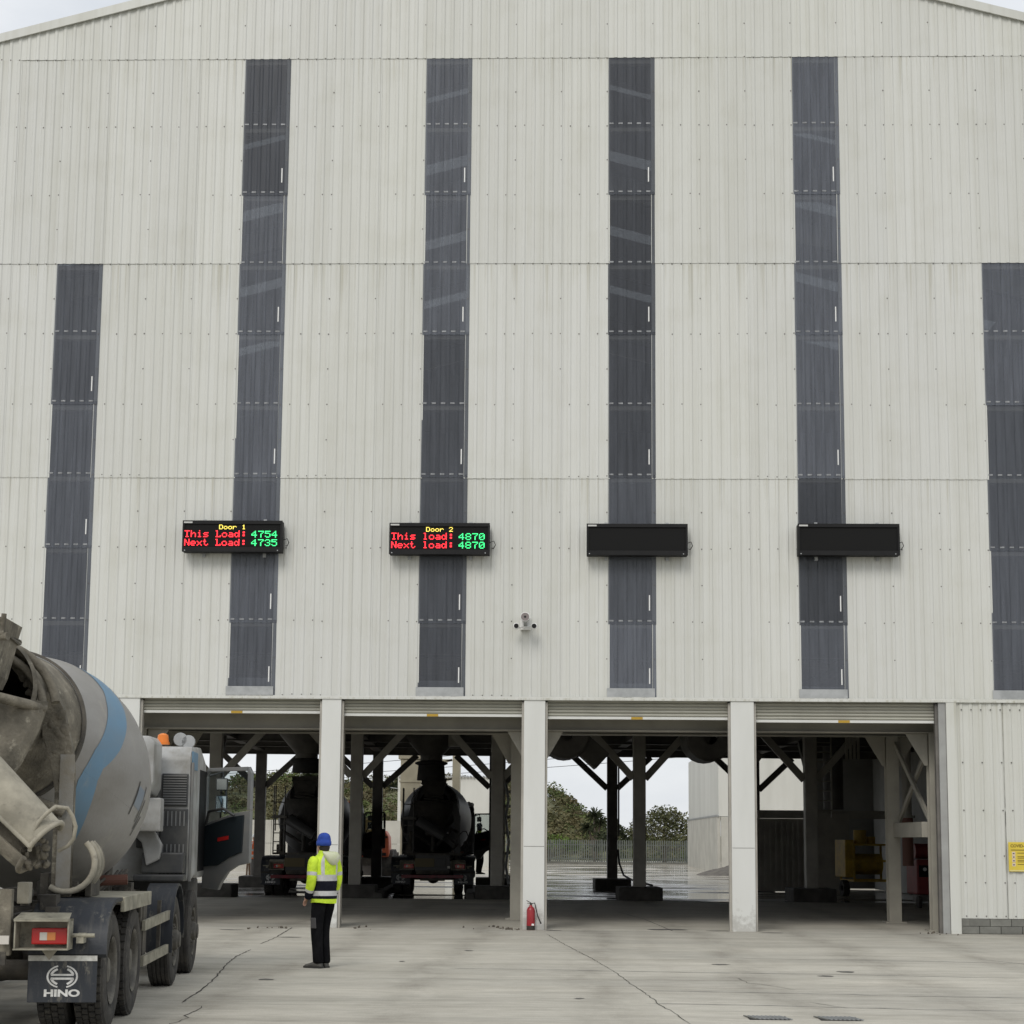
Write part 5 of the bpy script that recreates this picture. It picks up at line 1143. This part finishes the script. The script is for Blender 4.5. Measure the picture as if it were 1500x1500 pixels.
MB().bx(-.98, -.1, 1.15, 2.6, 1.2, 2.35).build('cab', OP, wl, bevel=.05)
MB().bx(-.99, -.09, 1.3, 2.45, 1.7, 2.25).build('cab_glass', GLASS, wl)
MB().bx(-.6, .6, -.9, 3.2, .6, .95).build('frame', MUDD, wl)
for x, y in ((-.95, -.3), (.95, -.3), (-.95, 2.6), (.95, 2.6)):
    w = MB().lathe([(-.22, .3), (-.25, .5), (-.2, .62), (.2, .62), (.25, .5), (.22, .3)], (0, 0, 0), (1, 0, 0), 28).build('wheel', TYRE, wl, smooth=40, loc=(x, y, .62))
    MB().lathe([(-.2, .31), (-.05, .28), (.05, .28), (.2, .31)], (0, 0, 0), (1, 0, 0), 24).build('rim', OCH, w, smooth=40)
MB().beam((-.4, 2.6, 1.5), (-.4, 4.4, .8), .15, .3).beam((.4, 2.6, 1.5), (.4, 4.4, .8), .15, .3).build('arm', OP, wl)
MB().prism([(0, .1), (1.0, .1), (.3, .5), (.2, 1.1), (0, 1.1)], (-1.2, 4.4, 0), (0, 1, 0), (0, 0, 1), 2.4).build('bucket', DSTEEL, wl)

YM = mat('pump_yellow', (.55, .36, .04), .55, 0, c2=(.38, .25, .04), vscale=4)
yp = empty('pump_trailer', (9.55, 22.2, 0), R(8)); tag(yp, 'yellow wheeled pump trailer in the dark bay behind door four', 'trailer')
fr = MB()
for x in (-.65, .65):
    for y in (-.7, .7): fr.bx(x - .03, x + .03, y - .03, y + .03, .5, 1.6)
for z in (.5, 1.1, 1.6):
    for y in (-.7, .7): fr.bx(-.62, .62, y - .025, y + .025, z - .03, z + .03)
    for x in (-.65, .65): fr.bx(x - .025, x + .025, -.67, .67, z - .03, z + .03)
fr.build('cage', YM, yp)
MB().bx(-.9, -.62, -.6, .5, .6, 1.75).build('control_panel', YM, yp, bevel=.03)
MB().lathe([(0, 0), (0, .32), (.9, .32), (.9, 0)], (-.5, 0, 1.0), (1, 0, 0), 20).build('pump_body', YM, yp, smooth=40)
MB().cyl((-.3, -.2, 1.6), (-.3, -.2, 2.05), .2).cyl((.1, 0, 1.6), (.1, 0, 1.85), .15).build('engine', YM, yp, smooth=40)
for x in (-.75, .75): MB().lathe([(-.08, .1), (-.1, .25), (.1, .25), (.08, .1)], (x, 0, .26), (1, 0, 0), 20).build('wheel', TYRE, yp, smooth=40)
RM = mat('compressor_red', (.26, .04, .04), .5, 0, c2=(.17, .03, .03), vscale=3)
rc = empty('compressor', (9.55, 13.2, 0), R(5)); tag(rc, 'dark red compressor cart standing behind the right door jamb', 'compressor')
MB().bx(-.4, .6, -.5, .5, .35, 1.25).build('cabinet', RM, rc, bevel=.04)
MB().bx(-.35, .1, -.512, -.502, .8, 1.1).build('gauge_panel', BLACK, rc); MB().cyl((.0, -.53, 1.0), (.0, -.514, 1.0), .05).cyl((-.2, -.53, 1.0), (-.2, -.514, 1.0), .05).build('gauge', WPAINT, rc)
for x in (-.3, .5): MB().cyl((x - .04, -.3, .16), (x + .04, -.3, .16), .16, n=18).build('wheel', TYRE, rc)
MB().bx(-.3, .5, -.35, .3, .17, .34).build('axle', DSTEEL, rc); MB().lathe([(0, 0), (0, .2), (.8, .2), (.8, 0)], (-.3, .1, 1.46), (1, 0, 0), 18).build('receiver', RM, rc, smooth=40)
rp = empty('hanging_pipe', (8.75, 11.5, 1.2)); tag(rp, 'dull red hose pipe hanging between the right bay columns', 'pipe')
MB().cyl((0, 0, -.1), (0, 0, 1.1), .14, n=20).build('pipe', mat('pipe_red', (.22, .11, .085), .7), rp, smooth=40); MB().cyl((0, 0, 1.1), (0, 0, 1.16), .2, n=20).cyl((0, 0, 1.16), (0, 0, 3.8), .12, n=16).build('collar', STEEL, rp, smooth=40)
gpile = MB(); rq = random.Random(2); V = []; n = 22
for i in range(n + 1):
    for j in range(n + 1):
        u, v = i / n * 2 - 1, j / n * 2 - 1; h = max(0, 1 - (u * u + v * v) ** .5) ** .8 * .95; V.append((u * 2.2, v * 2.6, .62 * h * (1 + rq.uniform(-.12, .12)) - .03))
gpile.add(V, [(i * (n + 1) + j, (i + 1) * (n + 1) + j, (i + 1) * (n + 1) + j + 1, i * (n + 1) + j + 1) for i in range(n) for j in range(n)])
gp = gpile.build('gravel_heap', mat('gravel', (.16, .145, .12), .95, 0, c2=(.09, .08, .07), vscale=3, bump=.8, bscale=9), smooth=180, loc=(8.9, 56, -.02)); tag(gp, 'low brown gravel heap at the foot of the far white building', 'gravel heap', kind='stuff')
sb = empty('trestle', (-11.3, 34.0, -.02)); tag(sb, 'low timber trestle with a board beside the person in orange', 'trestle')
MB().bx(-.7, .9, -.3, .3, .92, .98).build('board', CREAM, sb)
for x in (-.6, .8):
    for y in (-.25, .25): MB().beam((x, y * 1.4, 0), (x, y * .6, .92), .06, .06).build('leg', mat('trestle_wood', (.2, .13, .08), .8), sb)

# ------------------------------------------------------------------ far buildings, walls, fence, wires
FARW = mat('far_white', (.62, .62, .58), .6, 0, c2=(.52, .52, .48), vscale=.6, stretch=(1, 1, .2)); PANEL = mat('precast_panel', (.50, .49, .44), .8, 0, c2=(.40, .39, .35), vscale=.8, world_pos=True)
wb = empty('warehouse', (14, 75, 0)); tag(wb, 'white warehouse with concrete lower panels beyond the fence end at right', 'building')
MB().prism([(-5.4, 3.0), (7, 3.0), (7, 6.9), (.8, 8.1), (-5.4, 6.9)], (0, 12, 0), (1, 0, 0), (0, 0, 1), 23).build('wall', FARW, wb)
for i in range(4):
    MB().bx(-5.48, -5.30, -11 + i * 5.75, -11 + i * 5.75 + 5.72, -.05, 2.98).build('precast_panel', PANEL, wb)
for i in range(2): MB().bx(-5.28 + i * 6.1, -5.28 + i * 6.1 + 6.08, -11.08, -10.9, -.05, 2.98).build('precast_panel', PANEL, wb)
MB().bx(-5.5, -5.41, -11.1, 12.1, 2.985, 3.08).build('drip_flashing', GALV, wb)
wb2 = empty('workshop', (-6.9, 76, 0)); tag(wb2, 'white workshop with corrugated eaves behind the loading truck', 'building')
MB().bx(-3.2, 2.8, 0, 9, -.05, 5.45).build('wall', FARW, wb2)
rfm = MB()
for i in range(30): rfm.cyl((-3.2 + i * .2 + .1, -.15, 5.47), (-3.2 + i * .2 + .1, 9.1, 5.47), .07, n=8)
rfm.build('roof', GALV, wb2)
for wx in (-3.0, -2.2):
    w = MB().bx(wx, wx + .62, -.03, -.002, 1.3, 2.25).build('window', BLACK, wb2); MB().bx(wx + .29, wx + .33, -.05, -.031, 1.3, 2.25).bx(wx, wx + .288, -.05, -.031, 1.75, 1.8).build('frame', WPAINT, w)
MB().tube([(-3.2, -.05, 4.7), (-3.6, -.4, 4.75)], .03).build('lamp_bracket', GALV, wb2)
cw = empty('bin_wall', (-16, 62, 0)); tag(cw, 'pale concrete bin wall below the hillside at the left', 'wall')
for i in range(8): MB().bx(-9 + i * 2.35, -9 + i * 2.35 + 2.33, 0, .3, -.05, 1.35).build('precast_panel', PANEL, cw); MB().bx(-9 + i * 2.35, -9 + i * 2.35 + 2.33, .003, .297, 1.37, 2.6).build('precast_panel', PANEL, cw)
ct = empty('conveyor_tower', (-5.6, 46, -.02)); tag(ct, 'cream conveyor tower with boxed casing behind the hoppers', 'conveyor')
CRM = mat('conveyor_cream', (.50, .46, .34), .6, 0, c2=(.40, .365, .27), vscale=1.5)
MB().bx(-1.6, -.7, -.4, .6, 3.35, 5.2).build('casing', CRM, ct, bevel=.02); MB().bx(-1.7, -.65, -.45, .65, 5.22, 7.2).build('casing', CRM, ct, bevel=.02)
MB().bx(-1.65, -.68, -.43, .63, 4.18, 4.26).build('flange', CRM, ct)
for i in range(5): MB().beam((-.66, -.2, 3.5 + i * .42), (.7, -.2, 3.7 + i * .42 + (.25 if i % 2 else -.2)), .07, .09).build('lattice_bar', CRM, ct)
MB().bx(.72, 1.05, -.3, .5, 3.3, 7.2).build('casing', CRM, ct, bevel=.02)
for x in (-1.5, .85):
    for y in (-.3, .5): MB().bx(x - .07, x + .07, y - .07, y + .07, 0, 3.34).build('leg', CRM, ct)
for i in range(4): MB().bx(3.2 + i * .36, 3.27 + i * .36, 0, .07, 0, 1.5).build('guard_post', CRM, ct)
MB().bx(3.1, 4.5, .075, .12, 1.42, 1.5).bx(3.1, 4.5, .075, .12, .1, .18).build('guard_rail', CRM, ct)

fen = empty('palisade_fence', (-6, 92.5, -.02)); tag(fen, 'long grey palisade fence across the back of the rear yard', 'fence')
FG = mat('fence_steel', (.13, .145, .133), .6, 0, c2=(.09, .10, .092), vscale=1)
pal = MB()
for i in range(210): pal.bx(-18 + i * .157, -18 + i * .157 + .085, 0, .03, .05, 1.66)
po = pal.build('pales', FG, fen); tag(po, kind='stuff')
for z in (.35, 1.3): MB().bx(-18, 15, .032, .07, z, z + .06).build('rail', FG, fen)
for i in range(12): MB().bx(-18 + i * 2.98, -17.92 + i * 2.98, .072, .16, 0, 1.72).build('post', FG, fen)
MB().bx(-18, 15, -.3, -.05, -.02, .14).build('kerb', CONC, fen)
WIRE = mat('wire', (.05, .05, .055), .6)
for i, (z0, z1, lab) in enumerate(((9.3, 24.0, 'topmost power line sagging across the sky behind the fence'), (8.6, 21.0, 'middle power line sagging across the sky behind the fence'), (8.1, 19.2, 'lowest power line sagging across the sky behind the fence'))):
    a, b_ = Vector((-60, 210, z0)), Vector((90, 150, z1)); P = [a.lerp(b_, k / 24) - Vector((0, 0, 3.4 * 4 * (k / 24) * (1 - k / 24) * .6)) for k in range(25)]
    w = MB().tube(P, .035, 5).build('power_line', WIRE); tag(w, lab, 'power line', 'power lines behind the fence')

# ------------------------------------------------------------------ hill and vegetation
def hill_h(x, y):
    ridge = 7.2 / (1 + math.exp((x - 2.2 - (y - 170) * .03) / 1.9)) + 1.5 / (1 + math.exp(-(x - 12) / 4))
    d = max(0, min(1, (y - 112) / 58.0)); return -.3 + (ridge + .5 + .35 * math.sin(x * .35) + .2 * math.sin(x * .9 + y * .2)) * (d * d * (3 - 2 * d))
V = []; nx, ny = 60, 20
for j in range(ny + 1):
    for i in range(nx + 1):
        x, y = -130 + i * 4.0, 110 + j * 6.5; V.append((x, y, hill_h(x, y)))
hl = MB().add(V, [(j * (nx + 1) + i, j * (nx + 1) + i + 1, (j + 1) * (nx + 1) + i + 1, (j + 1) * (nx + 1) + i) for j in range(ny) for i in range(nx)]).build('hill', GRASS, smooth=180); tag(hl, kind='structure')
def leafm(name, c, c2, sc_=.4): return mat(name, c, .8, 0, c2=c2, vscale=sc_, world_pos=True, spec=.2, detail=4, ramp=(.4, .6))
LF = [leafm('scrub_olive', (.085, .088, .040), (.14, .122, .062)), leafm('scrub_green', (.070, .095, .032), (.11, .13, .045)), leafm('scrub_brown', (.12, .096, .052), (.085, .082, .042))]
LF2 = leafm('leaf_dark', (.028, .036, .018), (.05, .06, .03), 1.2); LF3 = leafm('leaf_olive', (.075, .083, .038), (.12, .12, .062), 1.0); LFB = leafm('leaf_bright', (.07, .12, .022), (.10, .14, .03), 1.0)
def leaves(mb, c, rx, ry_, rz, n, size, rnd, nm=1):
    for i in range(n):
        th = rnd.uniform(0, 2 * math.pi); cz = rnd.uniform(-.5, 1); r = (rnd.random() ** .45); s = math.sqrt(max(0, 1 - cz * cz)) * r
        p = Vector((c[0] + rx * s * math.cos(th), c[1] + ry_ * s * math.sin(th), c[2] + rz * cz * r)); sz = size * rnd.uniform(.5, 1.4)
        a = Vector((rnd.gauss(0, 1), rnd.gauss(0, 1), rnd.gauss(0, .6))).normalized(); b_ = a.cross(Vector((rnd.gauss(0, 1), rnd.gauss(0, 1), rnd.gauss(0, 1)))).normalized()
        mb.add([p - a * sz, p + b_ * sz * .5, p + a * sz, p - b_ * sz * .5], [(0, 1, 2, 3)], rnd.randrange(nm))
rq = random.Random(21); scr = MB()
for i in range(560):
    x = rq.uniform(-46, 20); y = 113 + 66 * rq.random() ** .8; z = hill_h(x, y); r = rq.uniform(.7, 1.7) * (.8 if x > 0 else 1.0)
    m_ = MB(); leaves(m_, (x, y, z + r * .35), r * 1.25, r, r * rq.uniform(.6, 1.0), 200, .17, rq, 1); scr.add(m_.v, m_.f, rq.choice((0, 0, 1, 1, 2)))
so_ = scr.build('hillside_scrub', LF, fix=False); tag(so_, 'dense olive scrub covering the hillside behind the yard', 'scrub', kind='stuff')
BARK = mat('bark', (.06, .048, .035), .9, 0, c2=(.10, .085, .065), vscale=5)
def tree(name, label, loc, h, crown, n, size, m, seed, cat='tree'):
    t = empty(name, loc); tag(t, label, cat, 'trees behind the fence'); rnd = random.Random(seed)
    tk = MB().tube([(0, 0, -.3), (.05, 0, h * .25), (-.08, .05, h * .55), (.05, 0, h * .85)], [.16, .13, .09, .04], 8)
    cm = MB()
    for (cx, cy, cz, rx, rz) in crown:
        tk.tube([(0, 0, h * .2), (cx * .5, cy * .5, cz * .6), (cx, cy, cz)], [.08, .05, .02], 6); leaves(cm, (cx, cy, cz), rx, rx, rz, n, size, rnd)
    tk.build('trunk', BARK, t, smooth=60); cm.build('crown', m, t, fix=False); return t
tree('round_tree', 'round olive tree right of the centre post behind the fence', (7.9, 103, -.1), 4.2, [(-1.0, 0, 2.7, 1.7, 1.3), (1.0, .3, 2.8, 1.7, 1.2), (0, -.2, 3.5, 1.4, 1.0), (2.3, .1, 2.1, 1.4, 1.1), (-2.1, 0, 2.0, 1.4, 1.1), (.4, -.4, 1.8, 1.9, 1.3)], 900, .12, LF3, 3)
tree('dark_shrub', 'dark broad-leaved shrub left of the round tree behind the fence', (4.0, 101, -.1), 3.2, [(-.7, 0, 1.9, .9, .7), (.3, 0, 2.3, .8, .6), (.6, .2, 1.5, .9, .8), (-.9, .1, 1.2, .8, .6), (.05, 0, 2.9, .35, .45)], 190, .17, LF2, 4, 'shrub')
tree('green_bush', 'bright green bush leaning over the fence below the hill', (-.9, 97, -.1), 2.2, [(-.8, 0, 1.5, 1.3, .9), (.6, 0, 1.4, 1.2, .8), (1.7, .2, 1.2, .9, .6)], 300, .13, LFB, 5, 'bush')
tree('scrub_tree', 'brownish scrub tree at the foot of the hill by the fence', (-4.5, 99, -.1), 4.5, [(-1.0, 0, 2.6, 1.7, 1.3), (.8, 0, 2.4, 1.6, 1.1), (0, 0, 3.6, 1.1, .8)], 380, .15, LF[0], 6)
def spiky(label, loc, h, heads, seed):
    t = empty('cabbage_tree', loc); tag(t, label, 'tree', 'trees behind the fence'); rnd = random.Random(seed)
    tk = MB(); cm = MB()
    for (dx, dz, r) in heads:
        tk.tube([(0, 0, 0), (dx * .3, 0, (h + dz) * .6), (dx, 0, h + dz)], [.14, .1, .07], 7); c = Vector((dx, 0, h + dz))
        for i in range(60):
            d = Vector((rnd.gauss(0, 1), rnd.gauss(0, 1), rnd.gauss(.25, .8))).normalized(); sd_ = d.cross(Vector((0, 0, 1))).normalized() * .05; L_ = r * rnd.uniform(.7, 1.15)
            cm.add([c - sd_, c + sd_, c + d * L_ * .6 + sd_, c + d * L_ + Vector((0, 0, -.25 * r)), c + d * L_ * .6 - sd_], [(0, 1, 2, 3, 4)])
    tk.build('trunk', BARK, t, smooth=60); cm.build('crown', LF2, t, fix=False); return t
spiky('spiky cabbage tree beside the dark post behind the palisade fence', (2.6, 106, 0), 3.6, [(0, 0, .9), (.5, -.6, .8), (-.5, -1.0, .8)], 1)
spiky('spiky cabbage tree on the hill above the leftmost lane', (-26, 150, hill_h(-26, 150)), 2.7, [(0, 0, 1.2), (.9, -.6, 1.1), (-1.2, -.9, 1.1)], 2)
spiky('spiky cabbage tree on the hill seen between the first and second lanes', (-16.5, 150, hill_h(-16.5, 150)), 2.0, [(0, 0, 1.0), (-.9, -.5, .9)], 3)
